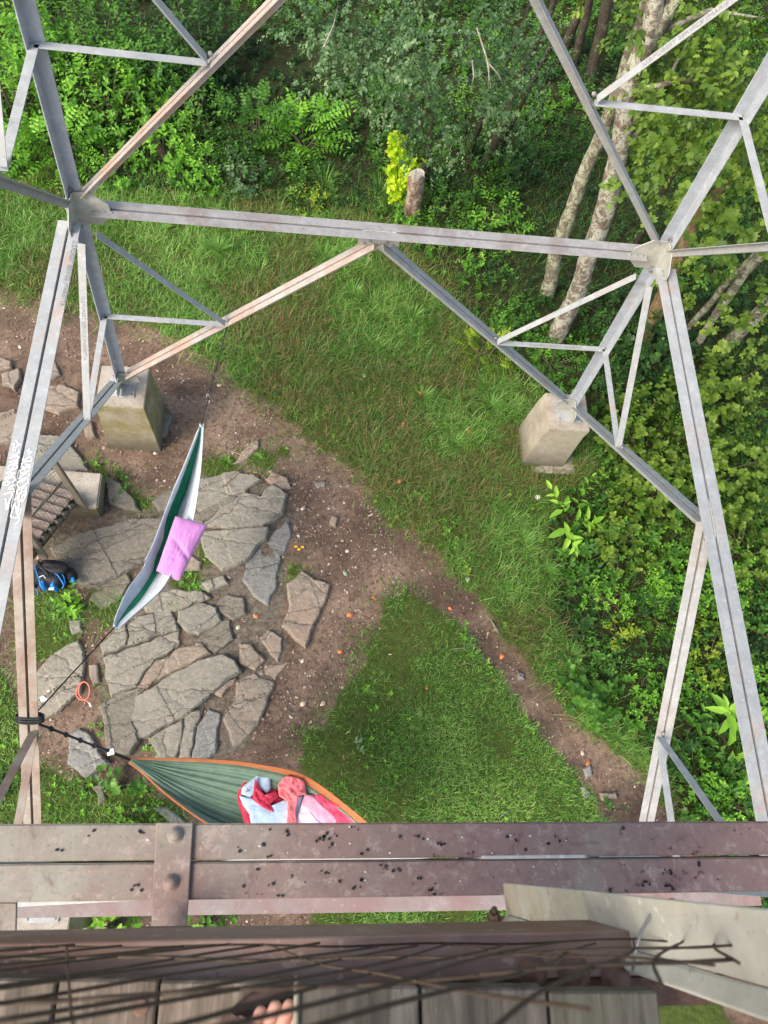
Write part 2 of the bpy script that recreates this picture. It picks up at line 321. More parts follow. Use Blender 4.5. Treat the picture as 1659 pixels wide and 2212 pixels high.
def leaves(P, D, Nn, L, W, tint, tpl):
    T = np.array(tpl[0], float); k = len(T); n = len(P)
    D = unit(D); Nn = unit(Nn-D*np.sum(Nn*D, 1, keepdims=True)); Sd = np.cross(Nn, D)
    V = P[:, None] + D[:, None]*(T[None, :, :1]*L[:, None, None]) + Sd[:, None]*(T[None, :, 1:2]*W[:, None, None]) + Nn[:, None]*(T[None, :, 2:]*L[:, None, None])
    fl = [i for f in tpl[1] for i in f]; sz = [len(f) for f in tpl[1]]
    loops = (np.arange(n)[:, None]*k + np.array(fl)[None]).ravel(); sizes = np.tile(sz, n)
    return V.reshape(-1, 3), loops, sizes, np.repeat(np.clip(tint, 0, 1), len(sz))
def leaf_mesh(name, parts):
    Vs, Ls, Ss, Ts = [], [], [], []; b = 0
    for V, l, s, t in parts: Vs.append(V); Ls.append(l+b); Ss.append(s); Ts.append(t); b += len(V)
    return mesh_np(name, np.concatenate(Vs), np.concatenate(Ls), np.concatenate(Ss), {'tint': ('FACE', np.concatenate(Ts))})
def shoots(P0, A, Ls, n, L, asp, tint, tpl=OV, spread=.35, droop=.25, opp=False, jit=.12):
    S_ = len(P0); A = unit(A); e1 = unit(np.cross(A, np.array([.3, .2, 1.])+0*A)+1e-4); e2 = np.cross(A, e1)
    k = np.tile(np.arange(n), S_); i = np.repeat(np.arange(S_), n)
    t = (k+.6)/n; ph = RNG.uniform(0, 6.28, S_)[i]
    az = ph + (k*2.4 if not opp else (k//2)*1.57+(k % 2)*3.1416)+RNG.normal(0, .25, len(k))
    e = e1[i]*np.cos(az)[:, None]+e2[i]*np.sin(az)[:, None]
    D = e + A[i]*(spread+.5*t[:, None]) + np.array([0, 0, -1.])*droop
    P = P0[i]+A[i]*(Ls[i]*t)[:, None]
    Nn = A[i]*.6+np.array([0, 0, 1.])+RNG.normal(0, .22, (len(k), 3))
    LL = L[i]*(1.05-.45*t)*RNG.uniform(.75, 1.2, len(k))
    return leaves(P, D, Nn, LL, LL*asp, tint[i]+RNG.normal(0, jit, len(k))+.12*(t-.5), tpl)
def pinnate(P0, A, Ls, n, L, asp, tint, tpl=OV, droop=.35):
    S_ = len(P0); A = unit(A); sd = unit(np.cross(A, np.array([0, 0, 1.])+0*A)+1e-5); Nn = np.cross(sd, A)
    k = np.tile(np.arange(n), S_); i = np.repeat(np.arange(S_), n); t = ((k//2)+.8)/(n/2+.3)
    last = (k == n-1); sg = np.where(k % 2 == 0, 1., -1.)
    P = P0[i]+A[i]*(Ls[i]*np.where(last, 1, t))[:, None]+np.array([0, 0, -1.])*(droop*Ls[i]*t*t)[:, None]
    D = np.where(last[:, None], A[i], sd[i]*sg[:, None]+A[i]*.35)+np.array([0, 0, -.25])
    LL = L[i]*(np.sin(np.clip(t, .12, .98)*2.6+.25)*.5+.55)*RNG.uniform(.85, 1.15, len(k))
    return leaves(P, D, Nn[i]+RNG.normal(0, .12, (len(k), 3)), LL, LL*asp, tint[i]+RNG.normal(0, .06, len(k)), tpl)
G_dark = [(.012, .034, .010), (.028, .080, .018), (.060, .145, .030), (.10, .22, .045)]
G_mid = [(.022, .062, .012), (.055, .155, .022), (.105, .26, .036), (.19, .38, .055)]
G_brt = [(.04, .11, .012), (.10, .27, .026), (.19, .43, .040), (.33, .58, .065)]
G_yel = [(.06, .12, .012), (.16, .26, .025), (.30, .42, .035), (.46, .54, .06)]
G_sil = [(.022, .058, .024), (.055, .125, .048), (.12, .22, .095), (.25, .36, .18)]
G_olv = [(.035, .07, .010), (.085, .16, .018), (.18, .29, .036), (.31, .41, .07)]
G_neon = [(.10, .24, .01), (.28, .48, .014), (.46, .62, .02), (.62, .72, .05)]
mL = {k: M_leaf('leaf_'+k, c) for k, c in dict(dark=G_dark, mid=G_mid, bright=G_brt, yellow=G_yel, silver=G_sil, olive=G_olv, neon=G_neon).items()}
mat_stem = M_plain('green_stem', (.09, .10, .035), .7); mat_twig = M_plain('brown_twig', (.10, .075, .055), .85); mat_pale = M_bark('pale_dead_wood', (.22, .19, .15), (.36, .33, .27), (.42, .42, .36), .5)
# ------------------------------------------------------------------ grass
def grass(name, x, y, L, W, tint, lean, mat, zoff=0):
    n = len(x); az = RNG.uniform(0, 6.28, n); el = np.clip(RNG.normal(lean, .3, n), .1, 1.45)
    D = np.stack([np.cos(az)*np.cos(el), np.sin(az)*np.cos(el), np.sin(el)], 1)
    Nn = np.stack([-np.cos(az)*np.sin(el), -np.sin(az)*np.sin(el), np.cos(el)], 1)+RNG.normal(0, .2, (n, 3))
    P = np.stack([x, y, gz(x, y)+.01+zoff], 1); T = BL
    return leaves(P, D, Nn, L, W, tint, T)
mat_grass = M_leaf('grass_blades', [(.30, .22, .10), (.11, .13, .03), (.065, .18, .030), (.14, .33, .045), (.31, .47, .13)], .3)
def build_grass():
    VIEW = [(-120, 300), (1800, 300), (1800, 2120), (-120, 2120)]
    parts = []
    x, y = region(VIEW, 2900); b, l, un, pt = zones(x, y, 20)
    k = l | (pt & (RNG.random(len(x)) < .6)); xx, yy = x[k], y[k]; f = fbm(xx*1.3, yy*1.3, 70, 3)
    keep = RNG.random(len(xx)) < np.clip((f-.20)*4.5, .12, 1); xx, yy, f = xx[keep], yy[keep], f[keep]
    n = len(xx); parts.append(grass('l', xx, yy, RNG.uniform(.06, .15, n), RNG.uniform(.005, .010, n), .68+.8*(f-.45)+RNG.normal(0, .2, n), .7, None))
    k = b & ~un & (RNG.random(len(x)) < .68); xx, yy = x[k], y[k]; f = fbm(xx*1.1, yy*1.1, 90, 4); cl = fbm(xx*4, yy*4, 97, 2)
    keep = RNG.random(len(xx)) < np.clip((cl-.14)*5, .3, 1); xx, yy, f, cl = xx[keep], yy[keep], f[keep], cl[keep]; n = len(xx)
    u, v, _ = pxs(xx, yy); edge = np.clip((u*.45+ (1100-v)*.2)/200, .25, 1)
    dry = ((f > .49) & (RNG.random(n) < .30)) | (RNG.random(n) < .07)
    t = np.where(dry, RNG.uniform(0, .22, n), .58+.9*(f-.45)*-1+RNG.normal(0, .2, n)+.5*(cl-.37))
    parts.append(grass('b', xx, yy, RNG.uniform(.10, .30, n)*(.7+.9*cl), RNG.uniform(.0055, .0115, n), t, .55, None))
    x, y = region(VIEW, 170); b, l, un, pt = zones(x, y); k = un; xx, yy = x[k], y[k]; n = len(xx)
    parts.append(grass('u', xx, yy, RNG.uniform(.1, .35, n), RNG.uniform(.006, .011, n), RNG.uniform(.25, .75, n), .7, None))
    me = leaf_mesh('grass', parts); o = link('grass', me, mat_grass); tag(o, 'short lawn grass and longer tufted grass on the bank beside the dirt trail', 'grass', kind='stuff')
    # clumps of arching tufts
    parts = []
    for (u, v, n, L) in [(470, 545, 160, .34), (700, 560, 120, .3), (620, 640, 90, .26), (910, 860, 110, .26), (1010, 720, 130, .3), (760, 640, 120, .3), (560, 590, 80, .28), (980, 960, 90, .24), (1180, 1240, 120, .26), (1130, 1170, 90, .22), (1230, 1420, 110, .24), (890, 690, 90, .3), (1060, 880, 120, .26), (820, 420, 80, .35), (700, 400, 90, .4), (350, 500, 70, .3), (1330, 1600, 80, .2), (490, 1000, 90, .11), (558, 990, 60, .09), (482, 1082, 50, .09), (1020, 1415, 40, .16), (960, 1560, 60, .1), (375, 1310, 60, .1), (260, 1300, 70, .12), (430, 1270, 60, .1), (250, 1460, 40, .12)]:
        p = G(u, v); a = RNG.uniform(0, 6.28, n); r = np.sqrt(RNG.random(n))*L*.35; el = np.clip(RNG.normal(.75, .3, n), .15, 1.4)
        D = np.stack([np.cos(a)*np.cos(el), np.sin(a)*np.cos(el), np.sin(el)], 1); Nn = np.stack([-np.cos(a)*np.sin(el), -np.sin(a)*np.sin(el), np.cos(el)], 1)
        P = np.stack([p[0]+np.cos(a)*r, p[1]+np.sin(a)*r, np.full(n, p[2]+.02)], 1)
        parts.append(leaves(P, D, Nn, RNG.uniform(.6, 1.1, n)*L, np.full(n, .010), RNG.uniform(.5, 1, n), BL))
    o = link('grass_tufts', leaf_mesh('grass_tufts', parts), mat_grass); tag(o, 'arching tufts of longer grass on the bank and between the rocks', 'grass', kind='stuff')
build_grass()
# ------------------------------------------------------------------ understory and herb ground cover
def understory():
    FAR = [(-350, -420), (2150, -420), (2100, 2150), (-350, 2150)]
    x, y = region(FAR, 34); b, l, un, pt = zones(x, y); k = un; x, y = x[k], y[k]
    sel = fbm(x*.55, y*.55, 120, 3); u, v, _ = pxs(x, y)
    for nm, mt, lo, hi, L, tp, asp, lbl in [('low_undergrowth', 'dark', -1, .44, .085, OV, .55, 'dense dark green low leafy undergrowth under the trees'), ('leafy_ground_cover', 'mid', .38, .56, .10, OV, .6, 'mid green weeds and seedlings covering the ground beyond the grass'), ('bright_ground_cover', 'bright', .5, 2, .075, OV, .55, 'bright green small leaved weeds spreading over the forest floor')]:
        m = (sel > lo) & (sel < hi); X, Y = x[m], y[m]; n = len(X)
        h = RNG.uniform(.05, .5, n)**1.2*(.5+1.6*fbm(X*.9, Y*.9, 130, 2)); P = np.stack([X, Y, gz(X, Y)+h*.4], 1)
        A = np.stack([RNG.normal(0, .35, n), RNG.normal(0, .35, n), np.ones(n)], 1)
        t = .35+1.1*(fbm(X*1.7, Y*1.7, 140, 2)-.37)+RNG.normal(0, .08, n)
        o = link(nm, leaf_mesh(nm, [shoots(P, A, h*.7+.05, 9, RNG.uniform(.6, 1.3, n)*L, asp, t, tp)]), mL[mt]); tag(o, lbl, 'undergrowth', kind='stuff')
    # small clover-like herbs on the bank and along the trail edge
    x, y = region([(-100, 350), (1750, 350), (1750, 2050), (-100, 2050)], 26); b, l, un, pt = zones(x, y)
    f = fbm(x*1.2, y*1.2, 150, 3); k = ((b & ~un) & (f > .42)) | (l & (f > .55)) | (pt & (f > .4)); x, y = x[k], y[k]; n = len(x)
    P = np.stack([x, y, gz(x, y)+.03], 1); A = np.stack([RNG.normal(0, .2, n), RNG.normal(0, .2, n), np.ones(n)], 1)
    o = link('herb_cover', leaf_mesh('herb_cover', [shoots(P, A, np.full(n, .06), 6, RNG.uniform(.022, .06, n), .6, RNG.uniform(.3, .9, n), OV, droop=.1)]), mL['bright']); tag(o, 'small broad leaved herbs growing among the grass', 'herbs', kind='stuff')
understory()
# ------------------------------------------------------------------ shrubs and plants (things)
def stems(parent, base, tips, rad, mat, name='stem'):
    mb = MB()
    for t in tips:
        t = np.array(t); m = (np.array(base)*.5+t*.5)+np.array([0, 0, .12*np.linalg.norm(t-base)])+np.array([random.uniform(-.05, .05), random.uniform(-.05, .05), 0])
        mb.tube([base, m, t], [rad, rad*.7, rad*.35], 5, False)
    return mb.build(name, mat, parent, True)
def shrub(u, v, r, h, mat, L, label, name='leafy_shrub', kind='shoot', n=None, tpl=OV, asp=.55, nl=8, hz=None, t0=.35, grp='shrubs and saplings beyond the trail', cat='shrub', squash=1., rgt=None):
    c = G(u, v, h*.65); b = np.array([c[0], c[1], float(gz(c[0], c[1]))])
    e = empty(name, b, label, cat, grp)
    n = n or int(190*r*max(h, .5)*(.09/L))
    d = RNG.normal(0, 1, (n, 3)); d[:, 2] = np.abs(d[:, 2]); d = unit(d)
    lump = 1+.5*(fbm(d[:, 0]*2.3+u, d[:, 1]*2.3+v, 160, 3)-.45)*2
    rr = (RNG.random(n)**.35)*lump
    P = b + np.stack([d[:, 0]*rr*r, d[:, 1]*rr*r*squash, np.maximum(d[:, 2]*rr*h, .06)], 1)
    A = d*np.array([.7, .7, .5])+np.array([0, 0, .55])+RNG.normal(0, .25, (n, 3))
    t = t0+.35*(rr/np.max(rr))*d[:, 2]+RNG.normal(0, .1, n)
    Ls = RNG.uniform(.8, 1.4, n)*L*2.2; Lf = RNG.uniform(.75, 1.2, n)*L
    if kind == 'pin': g = pinnate(P, A*np.array([1, 1, .35])+np.array([0, 0, .1]), Ls*1.6, nl, Lf, asp, t, tpl)
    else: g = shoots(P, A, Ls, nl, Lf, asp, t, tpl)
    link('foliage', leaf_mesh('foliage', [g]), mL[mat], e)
    k = RNG.choice(n, min(14, n), replace=False); stems(e, b, P[k], .012+.006*h, mat_twig)
    return e
SH = [ # u, v, r, h, mat, leaf, label, kwargs
 (350, 300, .75, .9, 'bright', .11, 'bright green leafy bush just above the grass edge, left of the middle', {}),
 (430, 350, .55, .7, 'bright', .09, 'lime green bush at the grass edge right of the steel diagonal', {}),
 (520, 370, .5, .5, 'silver', .09, 'low pale leaved bush at the edge of the long grass', {}),
 (660, 270, .7, .9, 'bright', .11, 'bright green ferny bush standing in front of the dark thicket', dict(kind='pin', nl=9)),
 (560, 250, .6, .8, 'mid', .10, 'mid green compound leaved bush beside the steel diagonal', dict(kind='pin', nl=9)),
 (230, 190, .9, 1.3, 'bright', .12, 'tall lush green bush between the tower leg and the long diagonal', {}),
 (330, 120, .9, 1.5, 'mid', .12, 'large leafy bush under the upper left horizontal brace', {}),
 (110, 290, .8, 1.0, 'bright', .10, 'fresh green bush hugging the left tower leg', dict(kind='pin', nl=9)),
 (20, 200, .9, 1.3, 'bright', .11, 'bright green bush at the upper left edge of the picture', {}),
 (200, 60, 1.0, 1.7, 'mid', .12, 'tall mid green bush near the top left corner', {}),
 (420, 40, 1.0, 1.8, 'dark', .12, 'dark green bush at the top between the two steel diagonals', {}),
 (60, 60, .9, 1.6, 'bright', .13, 'broad leaved bright bush in the top left corner', {}),
 (430, 200, .6, .9, 'mid', .09, 'green bush in the dark gap right of the long diagonal', {}),
 (250, 350, .5, .5, 'bright', .09, 'small bright bush beside the left gusset plate', {}),
 (660, 430, .28, .3, 'yellow', .09, 'small yellowish sapling standing alone in the grass above the strut', {}),
 (960, 430, .6, .5, 'mid', .09, 'leafy clump right of the cut stump', {}),
 (1080, 460, .6, .5, 'bright', .10, 'bright green weeds between the stump and the two lichen trunks', {}),
 (1040, 540, .4, .4, 'bright', .09, 'light green seedlings below the strut near the middle', {}),
 (880, 470, .3, .25, 'bright', .08, 'small green plant at the foot of the stump', {}),
 (1100, 330, .7, .8, 'dark', .09, 'dark glossy bush under the silver leaved tree', {}),
 (1060, 750, .4, .45, 'yellow', .075, 'yellow green fern at the left end of the lower right brace', dict(kind='pin', nl=13, asp=.4, name='fern', cat='fern')),
 (1200, 770, .5, .45, 'mid', .07, 'green compound leaved bush behind the right pier', dict(kind='pin', nl=9)),
 (1110, 700, .45, .4, 'mid', .10, 'leafy weeds where the right diagonal meets its braces', {}),
 (1380, 900, .7, .8, 'olive', 0.093, 'olive maple seedling bush right of the right pier', dict(tpl=MP, asp=.95)),
 (1430, 1050, .75, .8, 'olive', 0.093, 'maple sapling bush left of the side strut middle joint', dict(tpl=MP, asp=.95)),
 (1350, 1160, .6, .6, 'olive', 0.089, 'olive green maple seedlings above the dark gap in the undergrowth', dict(tpl=MP, asp=.95)),
 (1250, 1190, .35, .4, 'mid', .13, 'cluster of broad serrated weeds beside the bank grass', {}),
 (1240, 1110, .30, .45, 'bright', .28, 'tall broad leaved weed below the right pier footing', dict(nl=9, n=4, name='broad_leaf_plant', cat='plant', asp=.36, t0=.75)),
 (1320, 1290, .38, .4, 'bright', .065, 'very bright lime bush at the edge of the dark soil gap', dict(t0=.6)),
 (1340, 1370, .22, .3, 'yellow', .085, 'small yellow leaved seedling below the lime bush', dict(t0=.5)),
 (1440, 1260, .32, .4, 'bright', .075, 'round lime green bush touching the side diagonal', dict(t0=.5)),
 (1430, 1330, .4, .4, 'bright', .06, 'compound leaved lime plant over brown soil left of the side diagonal', dict(kind='pin', nl=9)),
 (1400, 1480, .36, .35, 'bright', .075, 'lime green weeds beside the middle of the side diagonal', {}),
 (1290, 1420, .4, .35, 'mid', .08, 'green nettle clump at the edge of the bank grass', {}),
 (1270, 1500, .38, .3, 'mid', .13, 'broad maple leaved clump beside the trail bank', dict(tpl=MP, asp=.9)),
 (1550, 1250, .7, .7, 'bright', .09, 'fresh green bush between the side diagonal and the side strut', {}),
 (1560, 1410, .6, .6, 'yellow', .08, 'yellow green bush between the two splayed steel members', {}),
 (1500, 1480, .35, .4, 'bright', .07, 'small bright bush inside the angle of the side diagonal', {}),
 (1585, 1570, .34, .8, 'bright', .38, 'large broad leaved plant with long pointed leaves by the side strut', dict(nl=10, n=4, asp=.34, name='broad_leaf_plant', cat='plant', t0=.75)),
 (1500, 1600, .24, .45, 'bright', .2, 'mid sized broad leaved plant left of the largest one', dict(nl=8, n=3, asp=.38, name='broad_leaf_plant', cat='plant')),
 (1620, 1680, .35, .45, 'mid', .18, 'broad leaved plant at the lower right beside the strut', dict(nl=8, n=4, asp=.38, name='broad_leaf_plant', cat='plant')),
 (1530, 1680, .4, .35, 'bright', .075, 'bright weeds between the two thin lower right braces', {}),
 (1600, 1740, .4, .4, 'bright', .08, 'bright leafy clump at the lower right above the rusty beam', {}),
 (1600, 1000, .9, 1.1, 'olive', 0.102, 'big olive green maple bush right of the side strut', dict(tpl=MP, asp=.95)),
 (1620, 1180, .8, .9, 'olive', 0.093, 'maple leaved bush at the right edge, middle height', dict(tpl=MP, asp=.95)),
 (1560, 830, .9, 1.1, 'olive', 0.102, 'maple leaved bush under the leaning lichen trunks', dict(tpl=MP, asp=.95)),
 (1630, 1330, .7, .7, 'mid', .10, 'green bush right of the side strut, lower half', {}),
 (1640, 1480, .5, .6, 'bright', .09, 'fresh bush at the right edge level with the big broad leaves', {}),
 (1350, 820, .6, .6, 'dark', .10, 'shady dark leaved bush directly behind the right pier', {}),
 (1420, 740, .6, .9, 'dark', .11, 'dark round leaved bush between leg and slanting brace', dict(tpl=RD, asp=.95)),
 (1340, 660, .6, .8, 'dark', .10, 'dark leafy bush between the thick trunk and the right leg', {}),
 (150, 1300, .16, .22, 'bright', .10, 'bright green leafy plant on the grass below the backpack', dict(nl=8, n=9, name='leafy_plant', cat='plant', grp='small plants among the rocks')),
 (245, 1045, .2, .12, 'mid', .07, 'creeping green plant between the pier and the concrete block', dict(nl=7, n=16, name='leafy_plant', cat='plant', grp='small plants among the rocks')),
 (215, 1000, .1, .1, 'bright', .07, 'small bright sprout above the concrete block', dict(nl=6, n=4, name='leafy_plant', cat='plant', grp='small plants among the rocks')),
 (290, 1740, .24, .22, 'bright', .075, 'bright leafy plant above the beam left of the green hammock', dict(nl=7, n=18, name='leafy_plant', cat='plant', grp='small plants among the rocks')),
 (270, 1700, .2, .15, 'mid', .15, 'dull maple leaved plant under the tip of the green hammock', dict(nl=5, n=4, tpl=MP, asp=.95, name='leafy_plant', cat='plant', grp='small plants among the rocks')),
 (170, 1690, .14, .12, 'bright', .06, 'little green plant right of the left diagonal foot', dict(nl=6, n=8, name='leafy_plant', cat='plant', grp='small plants among the rocks')),
 (15, 1690, .16, .15, 'mid', .08, 'green weed at the lower left picture edge', dict(nl=6, n=10, name='leafy_plant', cat='plant', grp='small plants among the rocks')),
 (215, 1570, .1, .08, 'bright', .05, 'tiny fern like plant beside the big grey rock slab', dict(nl=7, n=7, name='leafy_plant', cat='plant', grp='small plants among the rocks')),
 (318, 1615, .08, .08, 'bright', .055, 'little yellow green sprout in the crack above the green hammock', dict(nl=6, n=4, name='leafy_plant', cat='plant', grp='small plants among the rocks')),
 (778, 1610, .07, .06, 'silver', .07, 'pale rosette plant on bare ground beside the lawn', dict(nl=7, n=2, name='leafy_plant', cat='plant', t0=.7, grp='small plants among the rocks')),
 (1000, 1365, .1, .06, 'bright', .075, 'plantain at the trail side edge of the lawn', dict(nl=6, n=3, name='leafy_plant', cat='plant', grp='low plants along the trail')),
 (1063, 1440, .07, .05, 'bright', .07, 'small two leaved plant on the lawn edge further down the trail', dict(nl=4, n=2, name='leafy_plant', cat='plant', grp='low plants along the trail')),
 (1152, 1560, .09, .06, 'bright', .07, 'low green weed on the lawn side of the trail bend', dict(nl=5, n=3, name='leafy_plant', cat='plant', grp='low plants along the trail')),
 (975, 1150, .2, .08, 'bright', .06, 'patch of broad leaved weeds on the upper trail bank', dict(nl=6, n=14, name='leafy_plant', cat='plant', grp='low plants along the trail')),
 (905, 1075, .16, .08, 'bright', .06, 'small weeds where the bank meets the trail bend', dict(nl=6, n=9, name='leafy_plant', cat='plant', grp='low plants along the trail')),
 (1010, 1225, .1, .08, 'yellow', .05, 'small yellowish weed on the trail bank', dict(nl=6, n=6, name='leafy_plant', cat='plant', grp='low plants along the trail')),
 (880, 1280, .08, .06, 'bright', .05, 'small sprout at the tip of the lawn wedge', dict(nl=5, n=3, name='leafy_plant', cat='plant', grp='low plants along the trail')),
 (1215, 1480, .12, .1, 'bright', .06, 'bright three leaved weed on the bank above the lower trail', dict(nl=6, n=6, name='leafy_plant', cat='plant', grp='low plants along the trail')),
 (1325, 1750, .14, .06, 'mid', .05, 'low weed on pebbly ground beside the lower trail', dict(nl=6, n=9, name='leafy_plant', cat='plant', grp='low plants along the trail')),
 (240, 1998, .35, .5, 'bright', .13, 'leafy green plant seen through the gap under the beam, left of the strap plate', dict(nl=8, n=16, name='leafy_plant', cat='plant', grp='plants under the landing')),
 (450, 1998, .3, .4, 'bright', .14, 'leafy green plant seen through the gap under the beam, right of the strap plate', dict(nl=8, n=14, name='leafy_plant', cat='plant', grp='plants under the landing')),
]
for (u, v, r, h, mt, L, lb, kw) in SH: shrub(u, v, r, h, mt, L, lb, **kw)
# ------------------------------------------------------------------ trees
barkA = M_bark('lichen_bark', (.10, .08, .06), (.20, .165, .13), (.40, .42, .30), .5)
barkB = M_bark('birch_like_bark', (.095, .068, .052), (.22, .17, .135), (.46, .46, .38), .5)
barkD = M_bark('dark_bark', (.03, .024, .018), (.075, .06, .045), (.10, .11, .07), .25)
barkO = M_bark('orange_brown_bark', (.12, .075, .04), (.26, .17, .09), (.30, .27, .16), .35)
def trunk_mesh(pts, rad, n=20, wob=.12, seed=0):
    P = [np.array(p) for p in pts]; out, rr = [], []
    for i in range(len(P)-1):
        m = max(3, int(np.linalg.norm(P[i+1]-P[i])/.08))
        for k in range(m): t = k/m; out.append(P[i]*(1-t)+P[i+1]*t); rr.append(rad[i]*(1-t)+rad[i+1]*t)
    out.append(P[-1]); rr.append(rad[-1])
    o2 = [np.array(p)+np.array([mnoise.noise(Vector((i*.09, seed, 0))), mnoise.noise(Vector((i*.09, seed, 9))), 0])*.05 for i, p in enumerate(out)]
    mb = MB(); mb.tube(o2, rr, n, True, wob, seed); return mb
def crown(parent, blobs, mat, L, nshoot, tpl=OV, asp=.55, nl=8, droop=.5, t0=.3, name='crown'):
    parts = []
    for (c, r) in blobs:
        c = np.array(c); r = np.array(r if hasattr(r, '__len__') else (r, r, r*.75)); n = int(nshoot*r[0]*r[1])
        d = unit(RNG.normal(0, 1, (n, 3))); q = RNG.random(n)**.45; lump = .75+.7*fbm(d[:, 0]*2.5+c[0], d[:, 1]*2.5+d[:, 2]*1.7, 200, 3)
        P = c + d*r*(q*lump)[:, None]
        # gaps: drop shoots where a coarse noise is low
        g = fbm(P[:, 0]*1.3+P[:, 2]*.6, P[:, 1]*1.3-P[:, 2]*.5, 210, 2); k = g > .27; P, d, q = P[k], d[k], q[k]; n = len(P)
        A = d*.8+np.array([0, 0, .15])+RNG.normal(0, .35, (n, 3))
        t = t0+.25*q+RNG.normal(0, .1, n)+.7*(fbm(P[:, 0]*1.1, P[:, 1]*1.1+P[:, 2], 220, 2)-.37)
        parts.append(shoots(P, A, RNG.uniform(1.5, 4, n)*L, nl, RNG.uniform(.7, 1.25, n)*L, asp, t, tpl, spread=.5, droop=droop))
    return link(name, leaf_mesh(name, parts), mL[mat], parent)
def limb(mb, a, b, r1, r2, sag=.1):
    a, b = np.array(a), np.array(b); m = (a+b)/2+np.array([random.uniform(-.1, .1), random.uniform(-.1, .1), sag]); mb.tube([a, (a+m)/2, m, (b+m)/2, b], [r1, r1*.85, (r1+r2)/2, r2*1.2, r2], 7, True, .15, random.random()*9)
def tree(label, path, rads, bark, seed=0, n=20, name='tree', grp='trees beyond the tower', wob=.12, cat='tree'):
    b = G(*path[0]); pts = [b]+[near(u, v, b) if z is None else U(u, v, z) for (u, v, *zz) in path[1:] for z in [zz[0] if zz else None]]
    e = empty(name, b, label, cat, grp); pts = [b-np.array([0, 0, .15])]+pts[1:]
    trunk_mesh(pts, rads, n, wob, seed).build('trunk', bark, e, True); return e, pts
# two lichen covered trunks right of centre
e1, p1 = tree('straight grey green lichen covered trunk, left one of the close pair', [(1178, 640), (1235, 440), (1300, 290), (1345, 170), (1395, 20), (1400, -60)], [.135, .11, .10, .09, .08, .07], barkA, 1, 24)
crown(e1, [(p1[-1]+np.array([.5, .9, .3]), (1.2, 1.2, .6))], 'olive', .085, 60, OV, .6)
e2, p2 = tree('thick lichen covered trunk with white peeling bark rings, right one of the close pair', [(1200, 735), (1262, 590), (1312, 440), (1338, 310), (1362, 180), (1405, 60), (1420, -40)], [.17, .14, .145, .125, .115, .105, .095], barkB, 2, 28)
mb = MB(); mb.tube([near(1370, 150, p2[0]), near(1410, 60, p2[0])+np.array([.08, 0, .1]), near(1450, -40, p2[0])+np.array([.2, .1, 0])], [.11, .1, .09], 16, True, .12, 5); mb.build('branch', barkA, e2, True)
mb = MB()
mwb = M_plain('white_bark_curl', (.62, .60, .55), .8)
for k, (u, v) in enumerate([(1312, 437), (1318, 425), (1308, 450), (1300, 470), (1297, 480), (1304, 460), (1288, 520), (1284, 528), (1292, 505)]):
    c = near(u, v, p2[0]); a = nrm(ray(u, v)); x = nrm(np.cross(a, [0, 0, 1])); pts = []
    for s in np.linspace(-1.0, 1.0, 9): th = s*random.uniform(.7, 1.0); pts.append(c + (x*math.sin(th)-a*math.cos(th)*np.array([1, 1, .2]))*.138+np.array([0, 0, .02*math.sin(s*3+k)]))
    mb = MB(); mb.tube(pts, [.002, .007, .010, .011, .012, .011, .010, .007, .002], 5); mb.build('peeling_bark', mwb, e2, True)
crown(e2, [(near(1500, 40, p2[0]+np.array([1.3, .2, 0])), (1.5, 1.3, 1.0)), (near(1560, 190, p2[0]+np.array([1.6, -.3, 0])), (1.5, 1.2, .9)), (near(1440, 240, p2[0]+np.array([.7, -.1, 0])), (.7, .7, .6)), (near(1600, 60, p2[0]+np.array([2.2, .8, 0])), (1.5, 1.5, 1.1)), (near(1470, 330, p2[0]+np.array([1.1, .3, 0])), (.9, .9, .6))], 'olive', .105, 120, OV, .62, t0=.26, droop=.8)
mb = MB()
for a_, b_ in [((1350, 280), (1500, 60)), ((1355, 200), (1580, 180)), ((1340, 330), (1460, 240)), ((1400, 80), (1650, 40))]:
    P_ = near(*a_, p2[0]); limb(mb, P_, near(*b_, P_+np.array([1.2, .1, 0])), .045, .012, .15)
mb.build('limb', barkA, e2, True)
# silver small leaved tree top centre, with dark leaning stems
e3, p3 = tree('small silvery leaved tree with dark leaning stems, top middle', [(1045, 360), (1090, 260), (1140, 130), (1190, 20), (1215, -60)], [.09, .075, .06, .05, .045], barkD, 3, 14, grp='trees beyond the tower')
mb = MB(); b3 = p3[0]
for pth in ([(1010, 345), (1060, 210), (1120, 80), (1150, -20)], [(1075, 330), (1150, 180), (1205, 60)], [(920, 400), (925, 330), (935, 250), (900, 120)]):
    g0 = G(*pth[0]); mb.tube([g0]+[near(u, v, g0+np.array([.1*i, .2*i, 0])) for i, (u, v) in enumerate(pth[1:])], list(np.linspace(.055, .025, len(pth))), 9, True, .15, pth[0][0])
mb.build('stem', barkD, e3, True)
blobs = []
for (u, v, z, r) in [(690, 30, 2.6, .75), (760, 70, 2.4, .8), (700, 130, 1.6, .6), (860, 60, 2.8, .9), (960, 60, 2.8, .95), (1060, 60, 2.6, .9), (820, 150, 1.9, .8), (920, 170, 1.9, .85), (1020, 170, 1.9, .9), (1090, 170, 1.6, .7), (850, 230, 1.1, .6), (940, 260, 1.0, .65), (1030, 270, .9, .6), (900, 320, .35, .5), (990, 330, .4, .5), (1060, 250, .9, .6), (640, 40, 2.2, .5), (1130, 60, 2.0, .6), (1140, 200, .9, .4)]:
    blobs.append((U(u, v, z), (r, r, r*.8)))
crown(e3, blobs, 'silver', .07, 150, RD, .6, 8, .5, .38)
mb = MB()
